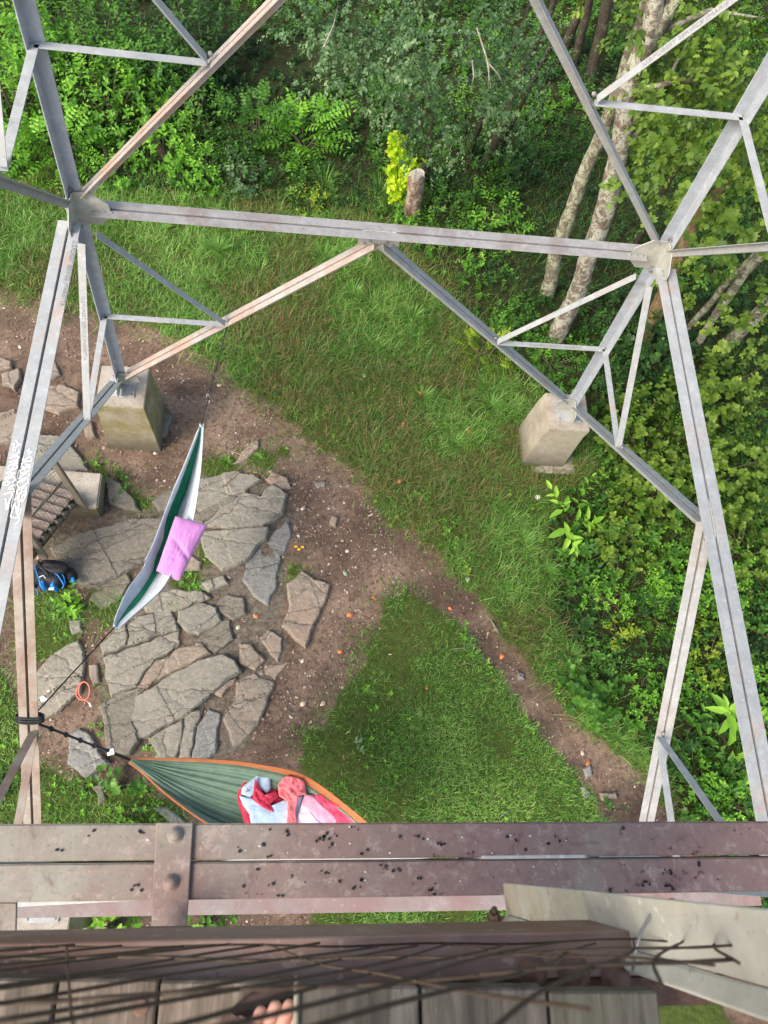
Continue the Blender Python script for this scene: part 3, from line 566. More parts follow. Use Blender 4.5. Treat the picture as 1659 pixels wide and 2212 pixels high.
for (u1, v1, u2, v2, z) in [(1030, 60, 1060, 190, 2.6), (1020, 130, 1015, 200, 2.3), (1045, 100, 1055, 190, 2.4), (700, 100, 730, 10, 2.6), (1050, 130, 1090, 190, 2.2)]:
    mb = MB(); mb.tube([U(u1, v1, z+.5), U((u1+u2)/2+6, (v1+v2)/2, z+.45), U(u2, v2, z+.2)], [.014, .010, .004], 6, True, .2, u1); mb.build('dead_branch', mat_pale, e3, True)
# dark trunks at the top right gap
for k, (pa, rd, lb) in enumerate([([(1215, 120), (1245, 40), (1262, -30)], [.11, .1, .09], 'dark trunk at the top, leftmost of the three in the gap behind the steel'), ([(1240, 140), (1262, 50), (1280, -40)], [.10, .09, .08], 'dark trunk at the top, middle one of the three in the gap'), ([(1275, 180), (1300, 60), (1322, -40)], [.13, .12, .11], 'dark thick trunk at the top, rightmost of the three in the gap')]):
    e, pp = tree(lb, pa, rd, barkD, 20+k, 14)
    crown(e, [(pp[-1]+np.array([.2, 1.5, 1.8]), (1.3, 1.3, .8))], 'mid', .1, 25)
# broken snag with orange brown wood, right
e5, p5 = tree('dead orange brown leaning snag behind the right leg', [(1395, 745), (1440, 610), (1500, 480), (1560, 400), (1610, 368)], [.13, .12, .10, .06, .02], barkO, 31, 14, wob=.35, name='dead_tree', grp='dead snags at the right')
e6, p6 = tree('thin dead brown stem crossing behind the right diagonal', [(1365, 545), (1405, 460), (1440, 400), (1478, 352)], [.05, .05, .045, .03], barkD, 33, 10, wob=.3, name='dead_tree', grp='dead snags at the right')
# leaning lichen trunks at right edge
for k, (pa, rd, lb) in enumerate([([(1505, 752), (1560, 655), (1610, 590), (1700, 500), (1800, 380)], [.07, .075, .075, .07, .06], 'slim lichen covered leaning trunk, middle of the group at the right edge'), ([(1480, 720), (1530, 660), (1580, 600), (1640, 540), (1760, 440)], [.055, .055, .06, .055, .05], 'slimmest lichen covered trunk, left of the group at the right edge'), ([(1570, 745), (1625, 690), (1680, 640), (1800, 530)], [.13, .125, .12, .11], 'thick pale lichen trunk, right of the group at the right edge')]):
    e, pp = tree(lb, pa, rd, barkA, 40+k, 18, grp='leaning lichen trunks at the right edge')
    if k == 0: crown(e, [(U(1600, 430, 3.0), (1.0, 1.0, .6)), (U(1560, 330, 4.0), (1.2, 1.2, .7)), (U(1640, 700, 1.2), (.6, .6, .4)), (U(1500, 600, .6), (.5, .5, .4))], 'olive', .10, 90, MP, .95)
    if k == 1: crown(e, [(U(1500, 450, 1.5), (.9, .9, .6)), (U(1560, 530, 1.2), (.6, .6, .5))], 'mid', .09, 70, OV, .6)
    if k == 2: crown(e, [(pp[-1]+np.array([.8, .4, .6]), (1.3, 1.3, .8))], 'olive', .1, 40, MP, .95)
# background trees beyond the frame top, to keep the forest dark and closed
for k, (x, y, h, r, mt, lb) in enumerate([(-6, 15, 7, 2.4, 'mid', 'leafy forest tree far behind the upper left bushes'), (-2.2, 17, 8, 2.6, 'dark', 'dark forest tree far behind the top middle thicket'), (2, 16.5, 8, 2.6, 'mid', 'forest tree far behind the silver leaved tree'), (6.5, 16, 8, 2.8, 'dark', 'dark forest tree behind the three dark trunks'), (11, 13, 8, 2.8, 'olive', 'forest tree far behind the upper right corner'), (-10, 12, 7, 2.6, 'bright', 'forest tree beyond the upper left picture edge')]):
    b = np.array([x, y, float(gz(x, y))]); e = empty('tree', b, lb, 'tree', 'forest trees in the background')
    trunk_mesh([b, b+np.array([.1, .1, h*.5]), b+np.array([.2, -.1, h*.8])], [.2, .15, .08], 10, .12, k).build('trunk', barkD, e, True)
    crown(e, [(b+np.array([random.uniform(-1, 1), random.uniform(-1, 1), h*.55+i*1.0]), (r*(1-.18*i), r*(1-.18*i), 1.1)) for i in range(3)], mt, .16, 30, OV, .6, 7)
# stump and neon maple sprout
e = empty('tree_stump', G(892, 470), 'broken grey brown stump with a pale cut top beside the yellow green sprout', 'tree stump')
b = G(892, 470); tp = near(900, 378, b); mb = trunk_mesh([b-np.array([0, 0, .1]), (b+tp)/2, tp], [.17, .155, .15], 24, .22, 55); mb.build('trunk', M_bark('stump_bark', (.09, .055, .04), (.26, .17, .13), (.36, .33, .27), .4), e, True)
mb = MB(); ring = [tp+np.array([math.cos(a)*.14*(1+.1*math.sin(3*a)), math.sin(a)*.14, .004+.03*math.sin(2*a)]) for a in np.linspace(0, 6.28, 20)[:-1]]; mb.prism(ring, (0, 0, .012)); mb.build('cut_top', M_plain('pale_cut_wood', (.42, .38, .34), .85, .3, 20), e)
b = G(862, 440); e = empty('maple_sprout', b, 'glowing yellow green maple sprout growing beside the stump', 'sapling')
n = 120; zz = RNG.random(n); top = near(850, 292, b); P = b+(top-b)*(zz*.95+.05)[:, None]+RNG.normal(0, .085, (n, 3))*np.array([1.5, 1.1, .7])*(1-.5*zz)[:, None]
P2 = near(890, 365, b)+RNG.normal(0, .07, (30, 3)); P = np.concatenate([P, P2]); n = len(P)
A = np.array([0, 0, .6])+RNG.normal(0, .5, (n, 3)); A[:, 1] -= .3
link('foliage', leaf_mesh('foliage', [shoots(P, A, np.full(n, .06), 3, RNG.uniform(.09, .15, n), .95, RNG.uniform(.35, .95, n), MP, droop=.35)]), mL['neon'], e)
stems(e, b, [top, near(888, 360, b), near(870, 330, b)], .015, mat_stem)
# ------------------------------------------------------------------ rocks
def Z3(L): return [(x/2, 658+y/2) for x, y in L]
def Z5(L): return [(x/2, 1262+y/2) for x, y in L]
def rock(poly, h, m, label, name='rock_slab', tilt=(0, 0), grp='flat rocks in the bare ground'):
    h = .035+h*.55; P = [G(u, v, h*.8)[:2] for u, v in poly]; P = np.array(P); c = P.mean(0)
    out = []
    for i in range(len(P)):
        a, b = P[i], P[(i+1) % len(P)]; k = max(2, int(np.linalg.norm(b-a)/.045))
        for j in range(k):
            q = a+(b-a)*j/k; w = .018
            out.append(q+np.array([mnoise.noise(Vector((q[0]*7, q[1]*7, 0))), mnoise.noise(Vector((q[0]*7, q[1]*7, 5)))])*w*1.6)
    out = np.array(out); n = len(out); base = float(gz(*c)); rs = random.Random(label)
    size = np.abs(out-c).max(); sp = .022 if size > .3 else .014
    out = c+(out-c)*1.075
    g = np.stack(np.meshgrid(np.arange(out[:, 0].min(), out[:, 0].max(), sp), np.arange(out[:, 1].min(), out[:, 1].max(), sp*.9), indexing='ij'), -1).reshape(-1, 2)
    g = g+RNG.normal(0, sp*.22, g.shape)
    def dist(P_):
        dmin = np.full(len(P_), 9.)
        for q in range(n):
            a, b = out[q], out[(q+1) % n]; ab = b-a; t = np.clip(((P_-a)@ab)/max(ab@ab, 1e-9), 0, 1); dmin = np.minimum(dmin, np.linalg.norm(P_-(a+ab*t[:, None]), axis=1))
        return dmin
    g = g[inpoly(g[:, 0], g[:, 1], out)]; d = dist(g); k = d > sp*.55; g, d = g[k], d[k]
    cuts = []                                                  # straight fracture lines: the slab steps up or down across each
    for q in range(0 if size < .18 else 2 if size < .35 else 4):
        an = .55+rs.choice([0, 0, 1.45])+rs.uniform(-.18, .18); nv = np.array([-math.sin(an), math.cos(an)]); cuts.append((nv, rs.uniform(-.6, .6)*size, rs.uniform(-.028, .028), rs.uniform(-.05, .05)))
    def top(P_, d_):
        z = np.minimum(1, (d_/.022))**.5*h*.45+h*.5
        z = z+(P_-c)@np.array(tilt)+.03*(fbm(P_[:, 0]*1.7+h*50, P_[:, 1]*2.3, 500, 3)-.44)+.012*(fbm(P_[:, 0]*9, P_[:, 1]*13, 510, 3)-.44)
        for nv, o_, dz, tl in cuts:
            w = (P_-c)@nv-o_+.02*(fbm(P_[:, 0]*5, P_[:, 1]*5, 520, 2)-.37)*2; z = z+np.where(w > 0, dz+tl*np.minimum(w, .15), 0)
        return z
    from mathutils.geometry import delaunay_2d_cdt
    allp = np.concatenate([out, g]); dd = np.concatenate([np.zeros(n), d]); res = delaunay_2d_cdt([Vector((float(a), float(b))) for a, b in allp], [(q, (q+1) % n) for q in range(n)], [], 1, 1e-5)
    vv = np.array([(a.x, a.y) for a in res[0]]); src = res[3]; dv_ = np.array([dd[o_[0]] if len(o_) else .0 for o_ in src]); zz_ = top(vv, dv_)
    V = [(a[0], a[1], base+z) for a, z in zip(vv, zz_)]; F_ = [tuple(f) for f in res[2]]
    om = {}
    for q, o_ in enumerate(src):
        for w in o_: om[w] = q
    m0 = len(V)
    for q in range(n): a = out[q]; e_ = c+(a-c)*(1+.02/max(size, .1)); V.append((e_[0], e_[1], base-.12))
    for q in range(n):
        q2 = (q+1) % n
        if q in om and q2 in om: F_.append((om[q], om[q2], m0+q2, m0+q))
    mb = MB(); mb.v = V; mb.f = F_; o = mb.build(name, ROCKM[m], None, False)
    # move the origin onto the rock
    me = o.data; off = Vector((float(c[0]), float(c[1]), base)); me.transform(__import__('mathutils').Matrix.Translation(-off)); o.location = off
    tag(o, label, 'rock', grp)
RK = [
 (Z3([(235,1050),(320,1000),(560,930),(690,920),(715,980),(660,1080),(540,1150),(420,1205),(330,1195),(270,1130)]), .22, 3, 'large dark brown slab left of the grey and green hammock'),
 (Z3([(850,760),(1000,725),(1090,730),(1120,760),(960,860),(880,905),(850,860)]), .12, 0, 'elongated grey slab right of the upper hammock end'),
 (Z3([(850,905),(1040,800),(1060,810),(1000,860),(880,945),(850,940)]), .08, 3, 'narrow dark rock strip right of the hammock'),
 (Z3([(885,950),(1045,805),(1120,830),(1170,775),(1232,820),(1215,900),(1140,955),(1010,962)]), .15, 0, 'broad grey green slab right of the pink pillow'),
 (Z3([(870,978),(1000,970),(1150,962),(1140,1010),(1060,1100),(960,1140),(890,1080)]), .15, 0, 'triangular grey slab touching the pillow on its right'),
 (Z3([(1070,1110),(1130,1040),(1245,930),(1252,1010),(1205,1120),(1190,1200),(1160,1290),(1100,1250),(1055,1180)]), .07, 1, 'blue grey spear shaped rock on the bare ground'),
 (Z3([(1245,1210),(1310,1160),(1350,1190),(1420,1210),(1400,1290),(1345,1400),(1320,1470),(1270,1430),(1225,1380),(1250,1320)]), .10, 2, 'jagged tan rock alone on the right side of the bare ground'),
 (Z3([(1150,752),(1180,725),(1240,745),(1255,790),(1210,797)]), .07, 2, 'small loose tan rock above the broad grey slab'),
 (Z3([(690,820),(760,795),(840,790),(845,840),(790,895),(690,885),(665,850)]), .12, 3, 'dark rock just left of the upper hammock'),
 (Z3([(1000,690),(1060,620),(1110,575),(1115,620),(1060,670)]), .05, 2, 'small pale pointed rock beside the grass tufts'),
 (Z3([(870,1200),(960,1170),(980,1200),(910,1240),(870,1232)]), .07, 0, 'small rock right below the pillow'),
 (Z3([(620,1270),(750,1230),(860,1240),(900,1265),(780,1320),(640,1330)]), .08, 0, 'low slab right of the hammock lower half'),
 (Z3([(455,740),(520,770),(570,830),(600,885),(540,880),(470,850)]), .16, 3, 'purplish rock right of the concrete block'),
 (Z3([(180,360),(260,345),(340,380),(330,440),(250,465),(180,435)]), .10, 2, 'flat pinkish rock left of the left pier'),
 (Z3([(-40,215),(50,240),(45,270),(-40,280)]), .10, 2, 'small rock at the left edge above the others'),
 (Z3([(5,300),(80,270),(90,320),(60,362),(10,340)]), .10, 2, 'small rounded rock near the left picture edge'),
 (Z3([(200,230),(240,240),(258,300),(220,315),(200,280)]), .07, 2, 'small tan rock between the strut and the brace at left'),
 (Z3([(-60,480),(60,460),(130,500),(90,560),(50,590),(-60,600)]), .16, 2, 'pinkish slab behind the graffiti covered strut'),
 (Z3([(160,560),(270,570),(330,640),(385,715),(300,722),(150,715),(120,640)]), .16, 0, 'layered grey rock behind the concrete block'),
 (Z3([(350,500),(395,510),(410,570),(370,570)]), .08, 2, 'small pinkish rock at the left foot of the left pier'),
 (Z3([(672,460),(740,480),(715,560),(668,565)]), .10, 3, 'dark wedge of rock on the right of the left pier'),
 (Z3([(820,1085),(870,1105),(865,1140),(800,1150)]), .08, 2, 'brownish rock peeking out under the pillow'),
 (Z3([(420,1210),(540,1160),(560,1200),(520,1270),(440,1310),(390,1270)]), .06, 3, 'mossy dark rock left of the hammock lower half'),
 (Z5([(440,255),(495,200),(548,175),(548,268),(445,303)]), .16, 0, 'small slab under the lower tip of the grey hammock'),
 (Z5([(556,172),(600,140),(730,100),(765,188),(558,262)]), .17, 0, 'squarish slab right below the grey hammock tip'),
 (Z5([(450,318),(560,277),(763,198),(766,268),(640,350),(592,438),(490,478),(460,370)]), .17, 0, 'long grey slab second in the stepped stack of slabs'),
 (Z5([(600,442),(650,355),(765,280),(860,250),(900,300),(850,328),(740,388),(640,440)]), .15, 2, 'warm brown edged slab in the middle of the stepped stack'),
 (Z5([(580,560),(600,482),(740,395),(860,333),(950,310),(1000,340),(1030,380),(960,430),(900,482),(820,550),(690,620),(612,660),(580,640)]), .18, 0, 'largest smooth grey slab in the middle of the rocks'),
 (Z5([(430,530),(500,482),(590,452),(636,442),(592,500),(573,600),(600,672),(560,722),(470,715),(460,620)]), .16, 3, 'dark grey slab above the tip of the green hammock'),
 (Z5([(145,400),(230,300),(330,245),(355,300),(355,400),(340,460),(260,540),(160,590),(145,480)]), .12, 0, 'flat grey slab beside the stained steel diagonal'),
 (Z5([(775,120),(870,80),(930,100),(950,160),(860,215),(810,205),(770,160)]), .10, 0, 'olive slab in the upper middle of the rock pavement'),
 (Z5([(1125,230),(1160,200),(1220,230),(1215,290),(1200,325),(1170,300)]), .08, 2, 'small tan wedge rock below the jagged tan rock'),
 (Z5([(1020,420),(1100,388),(1180,432),(1150,520),(1110,600),(1050,670),(1010,690),(970,575),(1020,500)]), .08, 2, 'orange stained rock above the green hammock'),
 (Z5([(850,620),(900,540),(950,560),(940,640),(930,720),(900,755),(830,745)]), .10, 1, 'blue grey rock just above the orange hammock hem'),
 (Z5([(640,662),(720,620),(790,582),(785,680),(755,742),(690,742)]), .12, 0, 'mottled rock between the biggest slab and the green hammock'),
 (Z5([(802,560),(878,542),(842,620),(822,742),(772,742)]), .08, 0, 'narrow upright sliver of rock above the orange hem'),
 (Z5([(300,650),(340,622),(400,660),(420,720),(462,770),(370,832),(290,770)]), .14, 1, 'broken grey boulder below the black strap'),
 (Z5([(380,350),(418,345),(430,420),(400,440)]), .07, 2, 'small brown stone near the coral cord'),
 (Z5([(855,235),(900,185),(985,155),(1000,240),(930,295),(880,270)]), .05, 3, 'dark brown low rock right of the stepped slabs'),
 (Z5([(915,470),(960,432),(1018,402),(1008,432),(958,482)]), .06, 2, 'thin rock sliver beside the largest slab'),
 (Z5([(1040,262),(1080,262),(1140,330),(1100,370),(1040,342)]), .05, 2, 'low pinkish rock between dirt and dark crack'),
 (Z5([(1102,382),(1150,352),(1250,330),(1192,408)]), .04, 2, 'thin flat tan rock beside the dark crack'),
 (Z5([(935,70),(985,40),(1050,60),(1060,130),(1000,150),(950,110)]), .06, 3, 'low olive brown rock above the dark low rock'),
 (Z5([(300,160),(350,150),(355,200),(310,215)]), .07, 0, 'small grey stone on the left grass patch'),
 (Z5([(650,800),(760,820),(830,870),(800,900),(700,880)]), .10, 3, 'dark rock hidden beside the green hammock edge'),
 (Z5([(400,870),(440,860),(460,930),(430,950)]), .06, 3, 'small brown rock below the boulder near the beam'),
 (Z5([(660,960),(730,960),(800,1030),(740,1040)]), .06, 1, 'grey rock under the side of the green hammock'),
 (Z5([(690,700),(760,745),(720,790),(660,770)]), .06, 0, 'small rock touching the orange hammock hem'),
 ([(1040, 1800), (1062, 1783), (1080, 1800), (1072, 1825), (1050, 1830)][:0] or [(1255, 1700), (1268, 1696), (1275, 1720), (1262, 1728)], .05, 1, 'small blue grey stone beside the lower trail'),
 ([(1262, 1660), (1275, 1655), (1278, 1675), (1265, 1682)], .05, 1, 'rounded grey stone in the pebbly lawn corner'),
 ([(1300, 1715), (1330, 1708), (1334, 1722), (1306, 1728)], .05, 2, 'flat pale stone on the lower trail edge'),
 ([(1063, 1340), (1072, 1355), (1078, 1368), (1066, 1362)], .04, 2, 'pale pointed stone on the middle of the trail'),
 ([(1120, 1448), (1130, 1455), (1134, 1468), (1120, 1468)], .03, 1, 'small grey stone sunk in the lower trail'),
 ([(712, 1128), (720, 1112), (730, 1120), (724, 1138)], .04, 2, 'small tan stone in the bare ground right of the slabs'),
 ([(682, 1040), (700, 1036), (703, 1050), (688, 1054)], .04, 0, 'small olive stone right of the loose tan rock'),
]
for i, (poly, h, m, lb) in enumerate(RK): rock(poly, h, m, lb, tilt=(random.uniform(-.03, .03), random.uniform(-.06, .03)) if h > .06 else (0, 0))
# ------------------------------------------------------------------ pebbles, litter, fallen leaves
def pebbles():
    x, y = region([(-150, 500), (1700, 500), (1700, 2100), (-150, 2100)], 560); b, l, un, pt = zones(x, y)
    u, v, _ = pxs(x, y); f = fbm(x*1.5, y*1.5, 300, 3); k = ~(b | l | pt) & (RNG.random(len(x)) < np.clip((f-.24)*2.6, .06, 1)*np.where((u > 480) & (u < 860) & (v > 900), 1, np.where(u > 860, .22, .4)))
    x, y = x[k], y[k]; n = len(x); s = np.clip(RNG.lognormal(-4.65, .55, n), .004, .04)
    oc = np.array([(1, 0, 0), (.5, .8, 0), (-.5, .75, 0), (-1, 0, 0), (-.45, -.8, 0), (.55, -.7, 0), (.1, .05, .55)]); fc = [(0, 1, 6), (1, 2, 6), (2, 3, 6), (3, 4, 6), (4, 5, 6), (5, 0, 6)]
    a = RNG.uniform(0, 6.28, n); ca, sa = np.cos(a), np.sin(a); q = oc[None]*s[:, None, None]*RNG.uniform(.6, 1.3, (n, 7, 1)); q[:, :, 1] *= RNG.uniform(.5, 1, n)[:, None]
    X = q[:, :, 0]*ca[:, None]-q[:, :, 1]*sa[:, None]+x[:, None]; Y = q[:, :, 0]*sa[:, None]+q[:, :, 1]*ca[:, None]+y[:, None]; Z = q[:, :, 2]+(gz(x, y)+.010)[:, None]
    V = np.stack([X, Y, Z], -1).reshape(-1, 3); lo = (np.arange(n)[:, None]*7+np.array(fc).ravel()[None]).ravel()
    me = mesh_np('pebbles', V, lo, np.full(n*6, 3), {'tint': ('FACE', np.repeat(RNG.random(n), 6))})
    m, nt, out, N = NT('pebble_stone'); t = N('Attribute', attribute_name='tint').outputs['Fac']
    finish(nt, N, out, ramp(N, t, [(0, (.10, .075, .06)), (.4, (.20, .14, .115)), (.72, (.31, .23, .19)), (.9, (.46, .37, .31)), (1, (.66, .58, .5))]), .85)
    tag(link('pebbles', me, m), 'small brown, pinkish and pale pebbles scattered over the bare dirt', 'pebbles', kind='stuff')
    # dead leaf crumbs, bark bits and twigs in the dirt
    x, y = region([(-150, 500), (1700, 500), (1700, 2100), (-150, 2100)], 150); b, l, un, pt = zones(x, y); k = ~(b | l); x, y = x[k], y[k]; n = len(x)
    a = RNG.uniform(0, 6.28, n); D = np.stack([np.cos(a), np.sin(a), RNG.normal(0, .15, n)], 1); Nn = np.array([0, 0, 1.])+RNG.normal(0, .3, (n, 3)); L = RNG.uniform(.015, .05, n)
    me = leaf_mesh('leaf_litter', [leaves(np.stack([x, y, gz(x, y)+.02], 1), D, Nn, L, L*RNG.uniform(.12, .7, n), RNG.random(n), OV)])
    m, nt, out, N = NT('dead_leaf_crumbs'); t = N('Attribute', attribute_name='tint').outputs['Fac']
    finish(nt, N, out, ramp(N, t, [(0, (.07, .04, .03)), (.5, (.17, .10, .075)), (.8, (.30, .19, .14)), (1, (.45, .36, .26))]), .8)
    tag(link('leaf_litter', me, m), 'crumbs of dead leaves and bark lying on the bare dirt', 'leaf litter', kind='stuff')
pebbles()
mat_or = M_plain('orange_leaf', (.62, .20, .07), .6, .3, 40); mat_cr = M_plain('cream_leaf', (.68, .52, .36), .6, .2, 40); mat_br = M_plain('brown_leaf', (.30, .15, .09), .7, .3, 40); mat_pl = M_plain('pale_green_leaf', (.45, .55, .36), .6, .2, 40)
FL = [('or', 757, 1328), ('or', 735, 1408), ('or', 808, 1292), ('or', 925, 1485), ('or', 938, 1478), ('or', 1042, 1512), ('or', 973, 1315), ('or', 1084, 1418), ('or', 1272, 1648), ('or', 940, 1560)][:9]+[('or', 863, 1040), ('or', 908, 848), ('or', 872, 915), ('or', 1012, 930), ('or', 1190, 1640), ('or', 1396, 1552), ('or', 745, 1636), ('or', 505, 1576), ('cr', 844, 1416), ('cr', 921, 1548), ('cr', 1006, 1610), ('cr', 752, 1585), ('cr', 655, 1520), ('cr', 697, 1520), ('br', 888, 1604), ('br', 886, 1382), ('cr', 1258, 1626), ('cr', 786, 810), ('cr', 1069, 1716), ('cr', 655, 1098), ('br', 232, 1712), ('pl', 745, 1238), ('pl', 515, 1355), ('pl', 1010, 1252), ('pl', 545, 1128), ('br', 1195, 1685), ('or', 555, 1030), ('cr', 475, 832), ('or', 553, 1332), ('br', 515, 1120), ('cr', 1480, 1748), ('or', 430, 1460)]
LBL = {'or': ('orange fallen leaf', 'orange fallen leaves'), 'cr': ('cream coloured fallen leaf', 'cream fallen leaves'), 'br': ('brown curled fallen leaf', 'brown fallen leaves'), 'pl': ('pale green fallen leaf', 'pale green fallen leaves')}
def where(u, v):
    X, Y, _ = G(u, v); b, l, un, pt = zones(np.array([X]), np.array([Y]))
    return 'lying on the long bank grass' if b[0] else 'lying on the lawn wedge between trail and dirt' if l[0] else 'lying on the bare dirt among the rocks' if u < 600 else 'lying on the open dirt and trail'
for i, (kd, u, v) in enumerate(FL):
    p = G(u, v, .085 if where(u, v).find('dirt') < 0 else .025); a = RNG.uniform(0, 6.28); L = RNG.uniform(.085, .115)
    D = np.array([[math.cos(a), math.sin(a), .05]]); V, lo, sz, _ = leaves(np.array([p])-D*L/2, D, np.array([[.1, -.1, 1.]])+RNG.normal(0, .15, (1, 3)), np.array([L]), np.array([L*.6]), np.array([.5]), OV if i % 4 else MP)
    me = mesh_np('fallen_leaf', V-p, lo, sz); o = link('fallen_leaf', me, {'or': mat_or, 'cr': mat_cr, 'br': mat_br, 'pl': mat_pl}[kd]); o.location = p
    md = o.modifiers.new('s', 'SOLIDIFY'); md.thickness = .0015
    w = where(u, v); tag(o, LBL[kd][0]+' '+w, 'leaf', LBL[kd][1]+' '+w)
# ------------------------------------------------------------------ lookout tower
B2 = 3.45; H1 = 3.833; H2 = 7.610; SL = (3.45-3.0826)/3.833
half = lambda z: B2-SL*z
CN = [(-1, 1), (1, 1), (1, -1), (-1, -1)]
cor = lambda i, z: np.array([CN[i][0]*half(z), CN[i][1]*half(z), z])
tower = empty('lookout_tower', (0, 0, 0), 'galvanized steel lattice lookout tower with rusty beam and plank landing', 'tower')
def dangle(A, B, n, fl, web, mat, name='brace', th=.009, gap=.024, trim=(0.04, 0.04), bevel=.0015):
    A, B = np.array(A, float), np.array(B, float); a = nrm(B-A); A = A+a*trim[0]; B = B-a*trim[1]
    n = nrm(n-a*np.dot(n, a)); q = np.cross(a, n); q = q if q[2] > 0 else -q; L = B-A; mb = MB()
    for s in (-1, 1):
        i = s*gap/2
        mb.prism([A+n*i, A+n*(s*fl), A+n*(s*fl)-q*th, A+n*(i+s*th)-q*th, A+n*(i+s*th)-q*web, A+n*i-q*web], L)
    return mb.build(name, mat, tower, bevel=bevel)
def sangle(A, B, n, fl, web, mat, name='brace', th=.007, trim=(.06, .06), side=1, off=0):
    A, B = np.array(A, float), np.array(B, float); a = nrm(B-A); A = A+a*trim[0]; B = B-a*trim[1]
    n = nrm(n-a*np.dot(n, a)); q = np.cross(a, n); q = q if q[2] > 0 else -q; mb = MB(); A = A+n*off; B = B+n*off
    mb.prism([A, A+n*side*fl, A+n*side*fl-q*th, A+n*side*th-q*th, A+n*side*th-q*web, A-q*web], B-A)
    return mb.build(name, mat, tower, bevel=.001)
LEGS = []
for i in range(4):                                           # corner legs, big single angles with the corner outward
    sx, sy = CN[i]; a0 = cor(i, -.0); L = cor(i, 10.6)-a0; w, t = .125, .012; mb = MB()
    pr = [(0, 0), (-sx*w, 0), (-sx*w, -sy*t), (-sx*t, -sy*t), (-sx*t, -sy*w), (0, -sy*w)]
    mb.prism([a0+np.array([p[0], p[1], 0]) for p in pr], L); LEGS.append(mb.build('leg', mat_leg, tower, bevel=.003))
faces = [(0, 1, (0, 1, 0)), (1, 2, (1, 0, 0)), (3, 2, (0, -1, 0)), (0, 3, (-1, 0, 0))]
dome_me = None
def bolt(p, d, r=.014, mat=mat_bolt_g, name='bolt', h=.5, par=None):
    d = nrm(d); x = nrm(np.cross(d, [.3, .5, .81])); y = np.cross(d, x); V = []; F_ = []
    for k, (rr, hh) in enumerate([(1.35, 0), (1.35, .12), (1., .14), (.9, h*.7), (.55, h*.98)]):
        for j in range(10): a = j*.6283; V.append(p+(x*math.cos(a)+y*math.sin(a))*r*rr+d*r*hh)
    for k in range(4):
        for j in range(10): F_.append((k*10+j, k*10+(j+1) % 10, k*10+10+(j+1) % 10, k*10+10+j))
    F_.append(tuple(range(40, 50))); mb = MB(); mb.add(V, F_); return mb.build(name, mat, par or tower, True)
mdl = lambda a, b, k=.5: np.array(a)*(1-k)+np.array(b)*k
def plate(ctr, X, Z, n, hw, hh, mat=mat_plate, cut=.35, name='gusset_plate', th=.012):
    X, Z, n = map(np.array, (X, Z, n)); c = np.array(ctr)
    ring = [c+X*hw+Z*hh*cut, c+X*hw*cut+Z*hh, c-X*hw*cut+Z*hh, c-X*hw+Z*hh*cut, c-X*hw-Z*hh*cut, c-X*hw*cut-Z*hh, c+X*hw*cut-Z*hh, c+X*hw-Z*hh*cut]
    mb = MB(); mb.prism([p-n*th/2 for p in ring], n*th); return mb.build(name, mat, tower, bevel=.002)
for fi, (i, j, n) in enumerate(faces):
    n = np.array(n, float); m1 = mdl(cor(i, H1), cor(j, H1)); m2 = mdl(cor(i, H2), cor(j, H2)); X = nrm(cor(j, 0)-cor(i, 0)); Zf = nrm(m1-mdl(cor(i, 0), cor(j, 0)))
    nf = nrm(np.cross(X, Zf)); nf = nf if np.dot(nf, n) > 0 else -nf
    dangle(cor(i, H1), cor(j, H1), n, .112, .09, mat_strut if fi == 0 else mat_galv if fi != 2 else mat_pink, 'strut', trim=(.19, .19))
    if fi != 2: dangle(cor(i, H2), cor(j, H2), n, .10, .09, mat_galv, 'strut', trim=(.19, .19))
    for c, sgn in ((i, 1), (j, -1)):
        mat = {(0, 0): mat_galvr, (1, 2): mat_galvp, (3, 3): mat_brownd}.get((fi, c), mat_galv)
        z0 = .12
        dangle(cor(c, z0), m1-np.array([0, 0, .12]), n, .090, .085, mat, 'diagonal', trim=(.2, .07 if fi in (0, 2) else .0))
        dangle(cor(c, H1+.05), m2-np.array([0, 0, .12]), n, .066, .065, mat if (fi, c) == (0, 0) else mat_galv, 'diagonal', trim=(.2, .1))
        for (za, zb, ma, mo) in ((0, H1, m1, .16), (H1, H2, m2, .12)):
            dm = mdl(cor(c, za+.1), ma-np.array([0, 0, mo])); zm = dm[2]; lp = cor(c, zm)
            sangle(lp, dm, n, .075, .06, mat_brownd if (fi, c) == (3, 3) else mat_galv, 'cross_brace', trim=(.05, .03), side=-1, off=-.01)
            sangle(cor(c, zb-.12), dm, n, .08, .06, mat_brownd if (fi, c) == (3, 3) else mat_galv, 'cross_brace', trim=(.28, .05), side=-1, off=-.012)
            if fi < 2: bolt(dm+np.array([0, 0, .06])-n*.03, -n+np.array([0, 0, .6]), .016)
        gp = plate(cor(c, H1)+X*sgn*.15-nf*.03+Zf*.02, X, Zf, nf, .22, .23, cut=.36)
        plate(cor(c, .12)+X*sgn*.14-nf*.03+Zf*.06, X, Zf, nf, .17, .16, cut=.5)
        if fi in (0, 1, 3):
            for k in range(5): bolt(cor(c, H1-.28+.14*k)+X*sgn*(.035+.045*(k % 2))-nf*.018, -nf, .017, par=LEGS[c])
            for k in range(3): bolt(cor(c, H1-.02)+X*sgn*(.24+.07*k)-nf*.05+Zf*.02, -nf+np.array([0, 0, .4]), .016, par=gp)
    gp = plate(m1-Zf*.12, X, Zf, nf, .22, .12, cut=.72)
    for k in (-1, 1):
        for q in (0, 1): bolt(m1-Zf*(.15+.04*q)+X*k*(.09+.06*q)-nf*.02, -nf, .014, par=gp)
    plate(m2-Zf*.11, X, Zf, nf, .2, .11, cut=.72)
